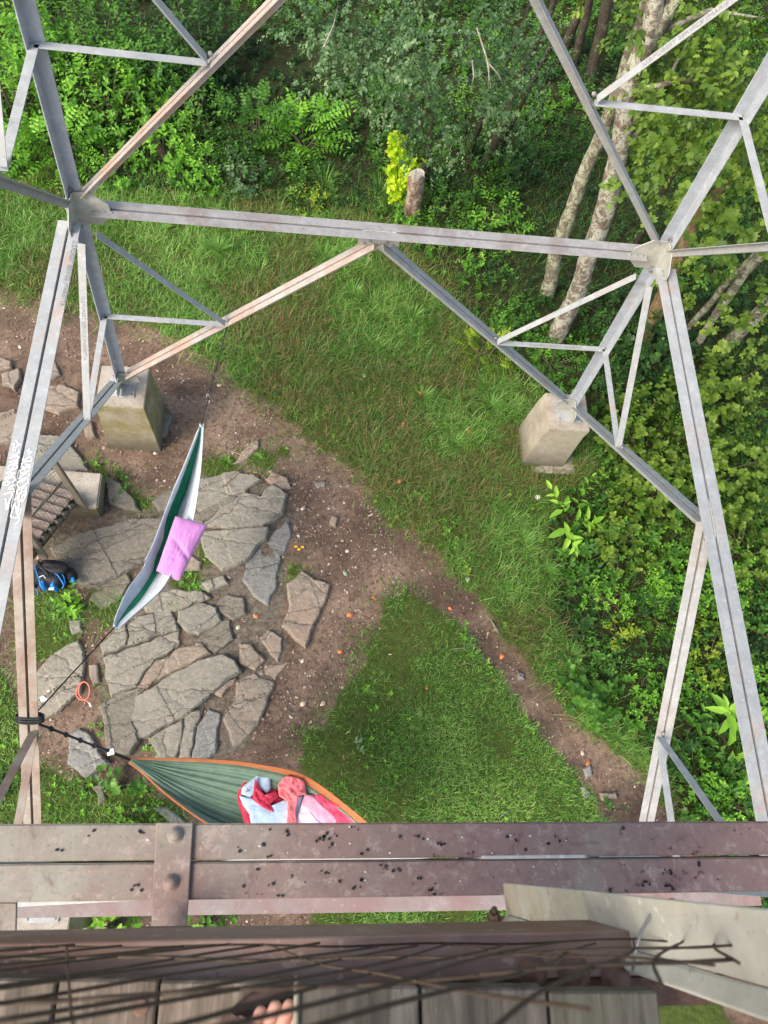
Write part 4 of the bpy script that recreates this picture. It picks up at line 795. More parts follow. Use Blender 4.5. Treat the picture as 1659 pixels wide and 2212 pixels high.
# concrete piers
def pier(i, label, htop, mat, top, bot, turn, footing=True, sh=(0, 0)):
    sx, sy = CN[i]; c = cor(i, 0); c = c+np.array([-sx*.05, -sy*.05, -.03]); gzv = float(gz(c[0], c[1])); R = lambda a, w: np.array([math.cos(a)*w, math.sin(a)*w, 0])
    e = empty('concrete_pier', (c[0], c[1], gzv), label, 'pier', 'tower piers'); mb = MB()
    ts = [turn+math.pi/4+k*math.pi/2 for k in range(4)]; r2 = 2**.5
    lv = [(-.0, top*.98), (-.03, top), (-.2, top*1.01), (-.7, (top+bot)/2), (gzv-c[2]-.1, bot)]; V, F_ = [], []
    for k, (z, w) in enumerate(lv):
        for a in ts: V.append(c+R(a, w*r2)+np.array([sh[0]*k/4*(k > 1), sh[1]*k/4*(k > 1), z]))
    for k in range(len(lv)-1):
        for q in range(4): F_.append((k*4+q, k*4+(q+1) % 4, k*4+4+(q+1) % 4, k*4+4+q))
    F_ += [(0, 1, 2, 3), tuple(range(16, 20))]; mb.add(V, F_); mb.build('shaft', mat, e, bevel=.009, seg=2)
    if footing:
        mb = MB(); mb.box([c[0]+.13, c[1]-.10, gzv-.04], R(turn+.0, bot+.02), R(turn+math.pi/2, bot+.02), (0, 0, .1)); mb.build('footing', mat_conc2, e, bevel=.02)
    mb = MB(); mb.box(c+np.array([0, 0, .012]), (.19, 0, 0), (0, .19, 0), (0, 0, .012)); mb.build('base_plate', mat_galv, tower, bevel=.003)
    for a in (1, -1):
        for b_ in (1, -1): bolt(c+np.array([a*.15, b_*.15, .024]), (0, 0, 1), .016)
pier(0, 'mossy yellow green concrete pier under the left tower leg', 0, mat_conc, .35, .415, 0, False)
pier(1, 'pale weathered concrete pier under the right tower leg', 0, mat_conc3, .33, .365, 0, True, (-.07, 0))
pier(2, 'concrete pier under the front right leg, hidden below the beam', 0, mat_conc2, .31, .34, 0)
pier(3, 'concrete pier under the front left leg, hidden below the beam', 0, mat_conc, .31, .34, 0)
# stamped lettering on braces (rolled mill marks)
mat_stamp = M_plain('stamped_letters', (.25, .25, .255), .6, .2, 80, .3)
def text_on(A, B, nflat, side, size, txt='U.S.FOREST SERVICE (MARIETTA', name='stamped_lettering', t0=.25):
    A, B = np.array(A), np.array(B); a = nrm(B-A); cu = bpy.data.curves.new(name, 'FONT'); cu.body = txt; cu.size = size; cu.extrude = .0006
    o = bpy.data.objects.new(name, cu); col.objects.link(o); bpy.context.view_layer.update()
    me = bpy.data.meshes.new_from_object(o.evaluated_get(bpy.context.evaluated_depsgraph_get())); bpy.data.objects.remove(o)
    nf_ = nrm(np.array(nflat)-a*np.dot(nflat, a)); y = np.cross(nf_, a)
    o0 = A+(B-A)*t0; n = len(me.vertices); co = np.zeros(n*3, np.float32); me.vertices.foreach_get('co', co); co = co.reshape(-1, 3)
    W = o0+co[:, :1]*a+(co[:, 1:2]-size*.35)*y+co[:, 2:]*nf_; me.vertices.foreach_set('co', W.astype(np.float32).ravel()); me.update(); link(name, me, mat_stamp, tower)
def face_text(i, j, c, za, mo, m, n, which, rev, size=.05, t0=.3):
    n = np.array(n, float); dm = mdl(cor(c, za+.1), m-np.array([0, 0, mo])); lp = cor(c, dm[2]) if which == 'h' else cor(c, (H1 if za == 0 else H2)-.12)
    a = nrm(dm-lp); nn = nrm(n-a*np.dot(n, a)); q = np.cross(a, nn); q = q if q[2] > 0 else -q; off = -nn*(.012+.04)+q*.0025
    A, B = (dm, lp) if rev else (lp, dm); text_on(A+off, B+off, q, 1, size, t0=t0)
mb_ = mdl(cor(0, H1), cor(1, H1)); mt_ = mdl(cor(0, H2), cor(1, H2)); ml_ = mdl(cor(0, H1), cor(3, H1))
face_text(0, 1, 1, 0, .16, mb_, (0, 1, 0), 'h', True); face_text(0, 1, 1, H1, .12, mt_, (0, 1, 0), 'd', True, .055, .22)
face_text(0, 3, 0, 0, .16, ml_, (-1, 0, 0), 'd', False, .05, .36)
A_, B_ = cor(0, H1)+np.array([.085, 0, .003]), cor(3, H1)+np.array([.085, 0, .003]); text_on(A_, B_, (0, 0, 1), 1, .055, t0=.07)
# graffiti on the left strut
gl = [[(210,180),(270,190),(295,230),(290,250)], [(170,240),(210,245),(225,290),(200,330),(190,380),(240,385),(250,330),(300,280),(365,250)], [(330,410),(230,480),(120,550)], [(120,550),(200,515),(290,495),(320,525),(290,565),(200,600),(110,630)], [(110,630),(230,600),(290,600),(290,640),(200,660),(110,700),(90,760),(150,780),(200,720),(230,690),(280,690),(290,740),(180,790),(60,860)], [(60,860),(150,850),(250,850),(150,900),(60,940),(20,990)], [(60,1000),(130,950),(220,935),(250,990),(190,1040),(100,1050)], [(30,1110),(10,1070),(50,1030),(120,1030),(110,1080),(60,1110)], [(230,1100),(120,1140),(90,1180),(200,1170),(220,1230),(100,1260),(0,1300)], [(20,1380),(50,1420),(60,1500),(50,1610)], [(80,1610),(90,1530),(110,1440),(160,1340),(190,1270)],
 [(550,350),(490,380),(500,405),(600,405),(520,470)], [(420,520),(390,600),(440,570),(500,540),(560,500),(590,560),(570,610)], [(540,600),(450,610),(380,650),(370,710),(430,740),(520,720),(560,680),(500,690),(450,660)], [(560,740),(530,810),(430,840),(350,860),(340,800),(400,770),(470,780)], [(530,850),(540,900),(480,950),(400,970),(310,960),(400,900),(480,850)], [(520,970),(510,1050),(430,1120),(320,1160),(280,1100),(300,1030),(400,1020),(450,970)], [(480,1130),(470,1220),(380,1240),(380,1170),(430,1150)], [(370,1150),(290,1220),(270,1280),(380,1270)], [(470,1250),(450,1350),(390,1450),(350,1440),(390,1340),(440,1270)], [(210,1410),(300,1350),(330,1300),(310,1400),(320,1500),(300,1600)], [(230,1480),(190,1600),(140,1760),(270,1780),(350,1700),(360,1600),(300,1600),(290,1690)], [(230,1480),(270,1600),(270,1690),(330,1760),(330,1850),(240,1925)]]
mb = MB(); gw = [[U(x*.1042, 932.6+y*.1042, H1+.004) for x, y in g] for g in gl]; gx = [p[0] for g in gw for p in g]; ga, gb_ = min(gx), max(gx)
for g in gw:
    for p in g: p[0] = -3.0826-.097+(p[0]-ga)/(gb_-ga)*.194
    mb.tube(g, .0065, 5)
for k in range(len(mb.v)): v_ = mb.v[k]; mb.v[k] = (v_[0], v_[1], H1+.003+(v_[2]-H1-.004)*.25)
mb.build('graffiti', M_plain('white_paint', (.75, .78, .78), .6, .05), tower)
# ------------------------------------------------------------------ front beam (two angles), stitch plates, rivets
mb = MB(); zt = H2
mb.prism([(-2.55, -2.632, zt), (-2.55, -2.7225, zt), (-2.55, -2.7225, zt-.09), (-2.55, -2.7145, zt-.09), (-2.55, -2.7145, zt-.009), (-2.55, -2.632, zt-.009)], (5.1, 0, 0)); mb.build('beam_angle', mat_rust, tower, bevel=.004, seg=2)
mb = MB(); mb.prism([(-2.55, -2.728, zt), (-2.55, -2.818, zt), (-2.55, -2.818, zt-.009), (-2.55, -2.736, zt-.009), (-2.55, -2.736, zt-.09), (-2.55, -2.728, zt-.09)], (5.1, 0, 0)); mb.build('beam_angle', mat_rust, tower, bevel=.004, seg=2)
def flat(pxs_, z, th, mat, name, parent=tower, bevel=.002):
    mb = MB(); mb.prism([U(u, v, z) for u, v in pxs_], (0, 0, -th)); return mb.build(name, mat, parent, bevel=bevel)
sp_ = flat([(338, 1777), (417, 1777), (403, 2006), (326, 2008)], zt+.014, .010, mat_rust, 'stitch_plate')
flat([(-60, 1950), (36, 1950), (34, 2012), (-60, 2012)], zt-.02, .010, mat_rust, 'stitch_plate')
for (u, v, r) in [(379, 1804, .017), (370, 1907, .017)]: bolt(U(u, v, zt+.013), (0, 0, 1), r, mat_rust, 'rivet', 1.2, sp_)
mb = MB(); p = U(357, 2012, 7.72); mb.box(p, (.062, 0, 0), (0, .010, 0), (0, 0, .02)); mb.box(p+np.array([0, -.04, -.02]), (.055, 0, 0), (0, .03, 0), (0, 0, .006)); mb.build('clip_angle', mat_bolt, tower, bevel=.002)
# lichen spots on the beam: small raised crusts
def spots(n, bl, mat, name, umin, umax, smin, smax):
    mb = MB()
    for k in range(n):
        u = random.gauss((umin+umax)/2, (umax-umin)/3.2); band = random.random() < .5; v = random.uniform(1786, 1850) if band else random.uniform(1868, 1935)
        if 325 < u < 430: continue
        c = U(u, v, zt+.0015); m = random.randint(1, 4) if bl else 1
        for q in range(m):
            cc = c+np.array([random.gauss(0, smax*1.2), random.gauss(0, smax*.8), 0]); r = random.uniform(smin, smax); K = 7
            if not(-2.815 < cc[1] < -2.73 or -2.72 < cc[1] < -2.635): continue
            mb.prism([cc+np.array([math.cos(a)*r*random.uniform(.6, 1.2), math.sin(a)*r*random.uniform(.5, 1.1), 0]) for a in np.linspace(0, 6.283, K+1)[:-1]], (0, 0, .0012))
    o = mb.build(name, mat, tower); o['kind'] = 'stuff'
spots(60, 1, M_plain('black_lichen', (.02, .02, .022), .9), 'black_lichen', 300, 1500, .0015, .006)
spots(34, 0, M_plain('white_lichen', (.62, .66, .64), .9), 'white_lichen', 560, 1300, .001, .0032)
spots(26, 1, M_plain('red_lichen', (.12, .06, .055), .9), 'dark_rust_spots', 1200, 1700, .002, .004)
# ------------------------------------------------------------------ plank landing
matw = M_wood('weathered_planks', (.14, .112, .088), (.25, .205, .165)); matw2 = M_wood('grey_planks', (.10, .088, .072), (.17, .155, .13))
mat_fas = M_galv('pinkish_beam_steel', (.30, .215, .18), .6, (.19, .10, .07), metal=0)
zf = 8.60; yA = float(U(800, 2022, zf)[1]); yB = float(U(800, 2116, zf)[1])
mb = MB(); mb.prism([(-1.9, yA, zf), (-1.9, yB-.004, zf), (-1.9, yB-.004, zf-.008), (-1.9, yA-.008, zf-.008), (-1.9, yA-.008, zf-.16), (-1.9, yA, zf-.16)], (2.35, 0, 0)); mb.build('edge_beam', mat_fas, tower, bevel=.002)
mb = MB(); mb.prism([(-1.9, yB-.012, zf-.03), (-1.9, yB-.05, zf-.03), (-1.9, yB-.05, zf-.1), (-1.9, yB-.012, zf-.1)], (2.35, 0, 0)); mb.build('support_bar', mat_bolt, tower)
zd = 8.655
def plank(u0, u1, v, z, mat, nm='plank', th=.04, ln=1.1):
    a = U(u0, v, z); b_ = U(u1, v, z); mb = MB(); mb.prism([a, b_, b_-np.array([0, ln, 0]), a-np.array([0, ln, 0])], (0, 0, -th)); return mb.build(nm, mat, tower, bevel=.003)
for (u0, u1, v) in [(-340, -110), (-104, 122), (129, 342), (348, 560)] and [(-340, -110, 2116), (-104, 122, 2114), (129, 342, 2116), (348, 655, 2120)]: plank(u0, u1, v, zd, matw)
for (u0, u1, v) in [(645, 905, 2131), (912, 1180, 2134), (1187, 1420, 2142)]: plank(u0, u1, v, zd+.075, matw2)
plank(636, 649, 2131, zd+.082, M_wood('pale_board_edge', (.2, .19, .15), (.3, .28, .22)), 'board_edge', .09)
for (u, v) in [(305, 2176)]: bolt(U(u, v, zd), (0, 0, 1), .008, mat_bolt, 'screw', .2)
for (u, v, r) in [(1150, 2098, .017), (1240, 2102, .019), (1330, 2112, .017)]: bolt(U(u, v, zf+.002), (0, 0, 1), r, mat_bolt, 'rivet', 1.0)
# outer stair stringer carried below the landing
mb = MB(); a = at(1040, 1988, 1.78); b_ = at(1345, 2078, 1.42)
mb.prism([at(1040, 1983, 1.80), at(1110, 1978, 1.78), at(1345, 2052, 1.42), at(1345, 2072, 1.42), at(1265, 2055, 1.5)], (0, 0, -.012)); mb.build('rusty_bracket', mat_bolt, tower, bevel=.001)
matwh = M_galv('cream_painted_steel', (.55, .55, .48), .22, (.46, .30, .12), metal=.0)
T1, F1, L1 = at(1086, 1908, 1.75), at(1094, 1975, 1.75), at(1080, 1996, 1.72); T2, F2, L2 = at(1720, 1972, .80), at(1720, 2150, .80), at(1720, 2222, .775)
mb = MB(); d = nrm(np.cross(T2-T1, F1-T1))*.006; mb.prism([T1, F1, F2, T2], d); mb.build('handrail_angle', matwh, tower, bevel=.001)
mb = MB(); d2 = nrm(np.cross(F2-F1, L1-F1))*.006; mb.prism([F1+.001*nrm(L1-F1), L1, L2, F2+.001*nrm(L2-F2)], -d2 if d2[2] > 0 else d2); mb.build('handrail_angle', matwh, tower, bevel=.001)
def hexbolt(u, v, D, r):
    p = at(u, v, D); ax = nrm(-np.cross(np.cross(up, fw), fw)*0+up*1.0-fw*.35); x = nrm(np.cross(ax, fw)); y = np.cross(ax, x); mb = MB()
    mb.prism([p+(x*math.cos(k*1.0472)+y*math.sin(k*1.0472))*r for k in range(6)], ax*r*1.3)
    mb.prism([p+ax*r*1.3+(x*math.cos(k*.785)+y*math.sin(k*.785))*r*.5 for k in range(8)], ax*r*1.0)
    mb.prism([p-ax*r*.25+(x*math.cos(k*.523)+y*math.sin(k*.523))*r*1.35 for k in range(12)], ax*r*.25); mb.build('hex_bolt', mat_bolt, tower, bevel=.0008)
hexbolt(1067, 1982, 1.72, .0125); hexbolt(1264, 2032, 1.42, .0135)
mb = MB(); mb.tube([at(u, v, D) for u, v, D in [(1468, 1950, 1.13), (1452, 1943, 1.12), (1434, 1950, 1.11), (1408, 1974, 1.10), (1386, 2010, 1.09), (1374, 2050, 1.08), (1367, 2095, 1.08)]], .0026, 6); mb.build('wire', mat_bolt_g, tower, True)
# wire guard leaning outwards from the landing edge
mat_wire = M_plain('rusty_wire', (.06, .040, .026), .75, .35, 90)
GX0, GX1 = -1.75, .22; gb = (-2.802, 8.63); gt = (-2.727, 9.62)
def GP(x, s, k=0): return np.array([x, gb[0]*(1-s)+gt[0]*s+.004*math.sin(x*5+s*5)+.0015*math.sin(x*23+s*11+k), gb[1]*(1-s)+gt[1]*s+.012*math.sin(x*6+k)])
mb = MB()
for k in range(74):
    x = GX0-.9+k*.068; pts = []
    for q in range(33):
        s = q/32; zz = .012*math.sin(s*9+k*1.7); xx = x+.52*(1-s)+zz
        if GX0 < xx < GX1-.95*s: pts.append(GP(xx, s, k))
    if len(pts) > 2: mb.tube(pts, .0017, 5)
for k in range(11):
    x = GX0+.2+k*.27; pts = []
    for q in range(33):
        s = q/32; xx = x-.25*(1-s)
        if GX0 < xx < GX1-.95*s: pts.append(GP(xx, s, k))
    if len(pts) > 2: mb.tube(pts, .0014, 5)
for s0 in (0.02, .22, .52):
    for ph in (0, 3.14): mb.tube([GP(x, min(1, max(0, s0+.006*math.sin(x*60+ph)+.045*math.sin(x*3.1+s0*9)))) for x in np.linspace(GX0, GX1-.95*s0, 90)], .0017, 5)
mb.build('wire_guard', mat_wire, tower, True)
# grass stalk and dry bits caught at the landing edge
# ------------------------------------------------------------------ lower stair with concrete block, at left
zb = -.90; e = empty('concrete_block', U(130, 1060, -1.25), 'low concrete landing block at the foot of the wooden stair', 'concrete block')
mb = MB(); mb.prism([U(-60, 1000, zb), U(220, 1022, zb), U(210, 1098, zb), U(-60, 1085, zb)], (0, 0, -.5)); mb.build('slab', mat_conc, e, bevel=.02, seg=2)
st = empty('wooden_stair', U(110, 1130, -1.2), 'brown wooden stair with toothed stringer, pipe posts and wire mesh side behind the graffiti strut', 'stair')
A0 = U(170, 1072, zb+.02); B0 = U(40, 1226, -.25); dv = B0-A0; L = math.hypot(dv[0], dv[1]); ah = np.array([dv[0]/L, dv[1]/L, 0]); side = np.array([-ah[1], ah[0], 0]); side = side if side[0] < 0 else -side
mat_st = M_wood('dark_stair_wood', (.075, .055, .04), (.14, .105, .08), 'X'); mat_tr = M_wood('pinkish_planks', (.24, .19, .165), (.36, .30, .265), 'X'); mat_tread = M_wood('stair_tread_wood', (.17, .15, .125), (.27, .24, .2), 'X')
N_ = 9; mb = MB(); ring = [A0-np.array([0, 0, .12])]
for k in range(N_):
    p = A0+dv*k/N_; ring += [p+np.array([0, 0, .02]), p+dv*.5/N_+np.array([0, 0, .10])]
ring += [B0+np.array([0, 0, .02]), B0-np.array([0, 0, .2])]; mb.prism(ring, side*.05); mb.build('stringer', mat_st, st)
for k in range(N_):
    p = A0+dv*(k+.5)/N_+np.array([0, 0, .11]); mb = MB(); w = L/N_*.42; mb.prism([p-ah*w, p+ah*w, p+ah*w+side*.95, p-ah*w+side*.95], (0, 0, -.035)); mb.build('tread', mat_tr, st, bevel=.004)
    mb = MB(); q = A0+dv*(k+.5)/N_-side*.012+np.array([0, 0, .02]); mb.prism([q-ah*w, q+ah*w, q+ah*w*.3+np.array([0, 0, .12])], -side*.05); mb.build('tread_bracket', mat_tread, st)
mb = MB(); mb.prism([A0+side*1.0-np.array([0, 0, .12]), A0+side*1.0+np.array([0, 0, .1]), B0+side*1.0+np.array([0, 0, .1]), B0+side*1.0-np.array([0, 0, .2])], side*.05); mb.build('stringer', mat_st, st)
mat_pipe = M_plain('weathered_post', (.20, .17, .13), .7, .25, 25)
for (u, v, z, ut, vt) in [(186, 1102, -1.05, 109, 988), (97, 1204, -.75, 52, 1140)]:
    b = U(u, v, z); t = near(ut, vt, b); mb = MB(); x = np.array([.045, 0, 0]); y = np.array([0, .03, 0]); mb.prism([b-x-y, b+x-y, b+x+y, b-x+y], t-b); mb.build('post', mat_pipe, st, bevel=.006)
mb = MB(); base = A0+np.array([0, 0, .12]); Hh = .95
for k in range(27): p = base+dv*k/26; mb.tube([p, p+np.array([0, 0, Hh])+side*.05*math.sin(k*.8)], .0022, 4)
for k in range(14):
    mb.tube([base+dv*t+np.array([0, 0, Hh*k/13+.02*math.sin(t*9+k)])+side*.03*math.sin(t*7) for t in np.linspace(0, 1, 12)], .0022 if k % 4 else .004, 4)
mb.build('wire_mesh', M_plain('dark_mesh_wire', (.10, .085, .07), .8), st)
mb = MB(); mb.tube([base+np.array([0, 0, .55]), base+dv*.5+np.array([0, 0, .55]), base+dv*1.1+np.array([0, 0, .55])], .018, 8); mb.build('rail', mat_pipe, st, True)
# ------------------------------------------------------------------ hammocks
def cloth_mat(name, c, var=.12, rough=.55, sheen=.3):
    m, nt, out, N = NT(name); w = worldpos(N); n1 = noise(N, w, 8, 4, .6); n2 = noise(N, w, 40, 3, .6)
    cc = ramp(N, n1, [(.3, [x*(1-var) for x in c]), (.7, [min(1, x*(1+var)) for x in c])])
    finish(nt, N, out, cc, rough, 0, n2, .25, .004, .35, sheen); return m
def spl(P, n):                                               # Catmull-Rom through rows of values
    P = np.array(P, float); m = len(P)-1; out = []
    for t in np.linspace(0, m, n):
        i = min(int(t), m-1); f = t-i; p0 = P[max(i-1, 0)]; p1 = P[i]; p2 = P[i+1]; p3 = P[min(i+2, m)]
        out.append(.5*((2*p1)+(-p0+p2)*f+(2*p0-5*p1+4*p2-p3)*f*f+(-p0+3*p1-3*p2+p3)*f**3))
    return np.array(out)
def panel(name, colA, colB, mat, parent, na, nb, pleat=.012, freq=7, seed=0, sagn=0., th=.003):
    """colA/colB: (n,3) space curves along the two long sides of one strip of cloth"""
    V = []; n = len(colA)
    for i in range(n):
        t = i/(n-1); env = math.sin(math.pi*min(1, t*1.0))**.5*.8+.2
        ax = nrm(colA[min(i+1, n-1)]-colA[max(i-1, 0)]); w = colB[i]-colA[i]; wl = np.linalg.norm(w); nn = np.cross(ax, w/max(wl, 1e-6)); nn = nn if nn[2] > 0 else -nn
        for j in range(nb):
            s = j/(nb-1); k = (math.sin(s*freq*6.28+seed+1.3*math.sin(t*3+seed))+.6*math.sin(s*freq*2.3*6.28+2*seed+t*2))*pleat*env*min(1, wl/.08)
            k += mnoise.noise(Vector((t*6+seed, s*4, seed)))*pleat*1.2*env
            V.append(colA[i]+w*s+nn*(k-sagn*math.sin(math.pi*s)*wl))
    q = [(i*nb+j, i*nb+j+1, (i+1)*nb+j+1, (i+1)*nb+j) for i in range(n-1) for j in range(nb-1)]
    mb = MB(); mb.add(V, q); o = mb.build(name, mat, parent, True); md = o.modifiers.new('s', 'SOLIDIFY'); md.thickness = th; md.offset = 0; return o
zh = lambda x, y: (219.4+x*.2232, 877.8+y*.2232)
HA = mdl(cor(0, .1), mdl(cor(0, H1), cor(1, H1))-np.array([0, 0, .16]), .5); MLp = mdl(cor(0, H1), cor(3, H1)); HB = cor(3, .1)*.48+(MLp-np.array([0, 0, .16]))*.52
T1h = vplane(435, 918, HA, HB); T2h = vplane(250, 1352, HA, HB)
rows = [(168, 958, 963, 969, 988), (350, 888, 905, 945, 984), (600, 790, 812, 885, 966), (800, 700, 742, 832, 940), (1060, 608, 632, 745, 905), (1300, 515, 590, 690, 850), (1500, 425, 510, 570, 745), (1600, 370, 480, 562, 690), (1750, 255, 400, 478, 600), (1900, 185, 290, 372, 450), (2050, 130, 178, 222, 285), (2150, 112, 122, 132, 165)]
cA, cB, cC, cD = [], [], [], []
for (y, a, b, c, d) in rows:
    t = (y-168)/(2150-168); zr = T1h[2]*(1-t)+T2h[2]*t-4*t*(1-t)*.34; dp = 4*t*(1-t)
    cA.append(U(*zh(a, y), zr+.10*dp)); cB.append(U(*zh(b, y), zr-.30*dp)); cC.append(U(*zh(c, y), zr-.36*dp)); cD.append(U(*zh(d, y), zr+.02*dp))
cA, cB, cC, cD = [spl(c, 60) for c in (cA, cB, cC, cD)]
mg_w = cloth_mat('light_grey_nylon', (.50, .55, .60)); mg_g = cloth_mat('emerald_nylon', (.004, .27, .13), .25)
h1e = empty('hammock', T1h, 'grey and emerald green hammock slung diagonally at the left, holding the pink pillow', 'hammock')
panel('side_panel', cA, cB, mg_w, h1e, 60, 22, .012, 3, 1); panel('center_panel', cB, cC, mg_g, h1e, 60, 26, .014, 4, 2, .08); panel('side_panel', cC, cD, mg_w, h1e, 60, 26, .015, 5, 3)
def outer(cA, cD, mat, parent, dep):                          # outside bottom bag of the hammock
    cb = (cA+cD)/2; n = len(cb); 
    for i in range(n): cb[i, 2] -= dep*4*(i/(n-1))*(1-i/(n-1))
    panel('under_panel', cA-np.array([0, 0, .01]), cb, mat, parent, n, 10, .01, 2, 5); panel('under_panel', cb, cD-np.array([0, 0, .01]), mat, parent, n, 10, .01, 2, 6)
mat_strap = M_plain('black_webbing', (.02, .022, .026), .7); mat_cara = M_plain('carabiner_steel', (.35, .35, .36), .35, .1, 20, .8)
mb = MB(); m_ = mdl(HA, T1h, .55); mb.tube([HA-np.array([0, .0, .02]), mdl(HA, m_, .5)+np.array([.0, 0, -.01]), m_, T1h], .006, 6); mb.build('suspension_strap', mat_strap, h1e, True)
for k in range(4): pk = mdl(HA, T1h, .45+.1*k); mb = MB(); mb.tube([pk+np.array([.018*math.cos(a), .018*math.sin(a), .03*math.sin(a)]) for a in np.linspace(0, 6.28, 9)], .006, 5); mb.build('strap_loop', mat_strap, h1e, True)
mb = MB(); pk = mdl(HA, T1h, .74); mb.tube([pk+np.array([.02*math.cos(a), .045*math.sin(a), .045*math.sin(a)]) for a in np.linspace(0, 6.28, 13)], .005, 6); mb.build('carabiner', mat_cara, h1e, True)
mb = MB(); mb.tube([T2h, mdl(T2h, HB, .35), mdl(T2h, HB, .7), HB], .008, 6); mb.build('suspension_strap', mat_strap, h1e, True)
mb = MB(); ax = nrm(MLp-cor(3, 0)); n_ = np.array([-1., 0, 0])
for k in range(3): mb.tube([HB+ax*.03*k+np.array([.13*math.cos(a), 0, 0])+np.cross(ax, [1, 0, 0])*.05*math.sin(a)+np.array([0, 0, -.02]) for a in np.linspace(0, 6.28, 17)], .011, 5)
mb.build('suspension_strap', mat_strap, h1e, True)
for T, other in ((T1h, cA[1]), (T2h, cA[-2])):
    mb = MB(); mb.tube([T+(T-other)*.1, T, T*.5+other*.5], [.012, .022, .03], 8); mb.build('gathered_end', mg_w, h1e, True)
# pillow
def slab_cloth(name, quad, th, mat, parent=None, wr=.02, nu=36, nv=36, seed=0, p=3.5, edge=0.0, edgefun=None):
    Q = [np.array(q) for q in quad]; V = []
    def pt(s, t): return (Q[0]*(1-s)+Q[1]*s)*(1-t)+(Q[3]*(1-s)+Q[2]*s)*t
    nn = nrm(np.cross(Q[1]-Q[0], Q[3]-Q[0])); nn = nn if nn[2] > 0 else -nn
    for sd in (1, -1):
        for i in range(nu):
            for j in range(nv):
                s, t = i/(nu-1), j/(nv-1); a, b = abs(2*s-1), abs(2*t-1); h = (max(0, 1-a**p)*max(0, 1-b**p))**.55
                e = .035*(mnoise.noise(Vector((s*3+seed, t*3, 7)))); ss = s+(-.05 if s > .5 else .05)*(1-b**2)*-1*edge; 
                P_ = pt(s+e*(1-h)*.6, t+e*(1-h)*.5)
                w = mnoise.noise(Vector((s*2.6+seed, t*3.1, sd)))*1.2+.6*abs(mnoise.noise(Vector((s*5+t*3+seed, t*6-s*4, 3))))+.35*mnoise.noise(Vector((s*14, t*11, seed)))-1.6*math.exp(-((t-.5-.3*(s-.5))/.045)**2)*(.3+s)
                crease = -abs(math.sin((t*1.0+s*.45-.62)*5))**.25 if False else 0
                V.append(P_+nn*(sd*th*h+w*wr*.7*(.25+.75*h)+crease))
    F_ = []; m = nu*nv
    for i in range(nu-1):
        for j in range(nv-1):
            a = i*nv+j; F_ += [(a, a+nv, a+nv+1, a+1), (m+a, m+a+1, m+a+nv+1, m+a+nv)]
    rim = [i*nv for i in range(nu)]+[(nu-1)*nv+j for j in range(1, nv)]+[i*nv+nv-1 for i in range(nu-2, -1, -1)]+[j for j in range(nv-2, 0, -1)]
    for k in range(len(rim)): a, b = rim[k], rim[(k+1) % len(rim)]; F_.append((a, b, m+b, m+a))
    mb = MB(); mb.add(V, F_); return mb.build(name, mat, parent, True)
zp = float(cC[30][2])+.36
o = slab_cloth('pillow', [U(*zh(715, 1062), zp+.05), U(*zh(1022, 1150), zp), U(*zh(752, 1690), zp-.06), U(*zh(528, 1592), zp-.0)], .085, cloth_mat('orchid_pink_cotton', (.55, .22, .52), .06, .8), None, .022, 60, 60, 3)
tag(o, 'orchid pink pillow lying in the grey and green hammock', 'pillow')
# second hammock
HC = mdl(cor(2, .1), mdl(cor(3, H1), cor(2, H1))-np.array([0, 0, .16]), .5)
T3 = U(280, 1641, .95); T4 = U(905, 1893, .8)
rr = [((280, 1638), (282, 1640), (285, 1643), (280, 1644), 0), ((380, 1637), (379, 1645), (372, 1712), (310, 1668), .14), ((480, 1642), (478, 1650), (440, 1765), (350, 1705), .26), ((560, 1650), (556, 1661), (520, 1800), (395, 1740), .36), ((640, 1668), (634, 1681), (600, 1840), (450, 1778), .47), ((700, 1703), (695, 1716), (680, 1880), (530, 1830), .6), ((760, 1750), (756, 1760), (750, 1910), (640, 1890), .72), ((830, 1810), (825, 1825), (815, 1920), (750, 1920), .84), ((905, 1890), (905, 1892), (903, 1896), (900, 1896), 1)]
k1, k2, k3, k4 = [], [], [], []
for (a, b, c, d, t) in rr:
    zr = T3[2]*(1-t)+T4[2]*t-4*t*(1-t)*.28; dp = 4*t*(1-t)
    k1.append(U(*a, zr+.05*dp)); k2.append(U(*b, zr-.04*dp)); k3.append(U(*c, zr-.40*dp)); k4.append(U(*d, zr-.02*dp))
k1, k2, k3, k4 = [spl(c, 60) for c in (k1, k2, k3, k4)]
mg_o = cloth_mat('burnt_orange_nylon', (.36, .115, .03), .15); mg_s = cloth_mat('sage_green_nylon', (.13, .21, .145), .16)
h2e = empty('hammock', T3, 'sage green hammock with orange hem holding clothes, partly behind the rusty beam', 'hammock')
panel('orange_hem', k1, k2, mg_o, h2e, 60, 8, .010, 1.5, 4); panel('center_panel', k2, k3, mg_s, h2e, 60, 60, .016, 7, 5, .05); panel('center_panel', k3, k4, mg_s, h2e, 60, 40, .016, 5, 6)
k5 = k4.copy(); k5[:, 2] -= .05; k5[:, 0] -= .02; k5[:, 1] -= .02; panel('orange_hem', k4, k5, mg_o, h2e, 60, 6, .006, 1.5, 7)
for A_, B_ in ((HB, T3), (T4, HC)):
    mb = MB(); d = nrm(B_-A_); s_ = nrm(np.cross(d, [0, 0, 1]))
    mb.prism([A_-s_*.012, A_+s_*.012, B_+s_*.012, B_-s_*.012], (0, 0, .004)); mb.build('suspension_strap', mat_strap, h2e)
for k in range(5): pk = mdl(HB, T3, .2+.14*k); mb = MB(); mb.tube([pk+np.array([.02*math.cos(a), .02*math.sin(a), .025*math.sin(a)]) for a in np.linspace(0, 6.28, 9)], .008, 5); mb.build('strap_loop', mat_strap, h2e, True)
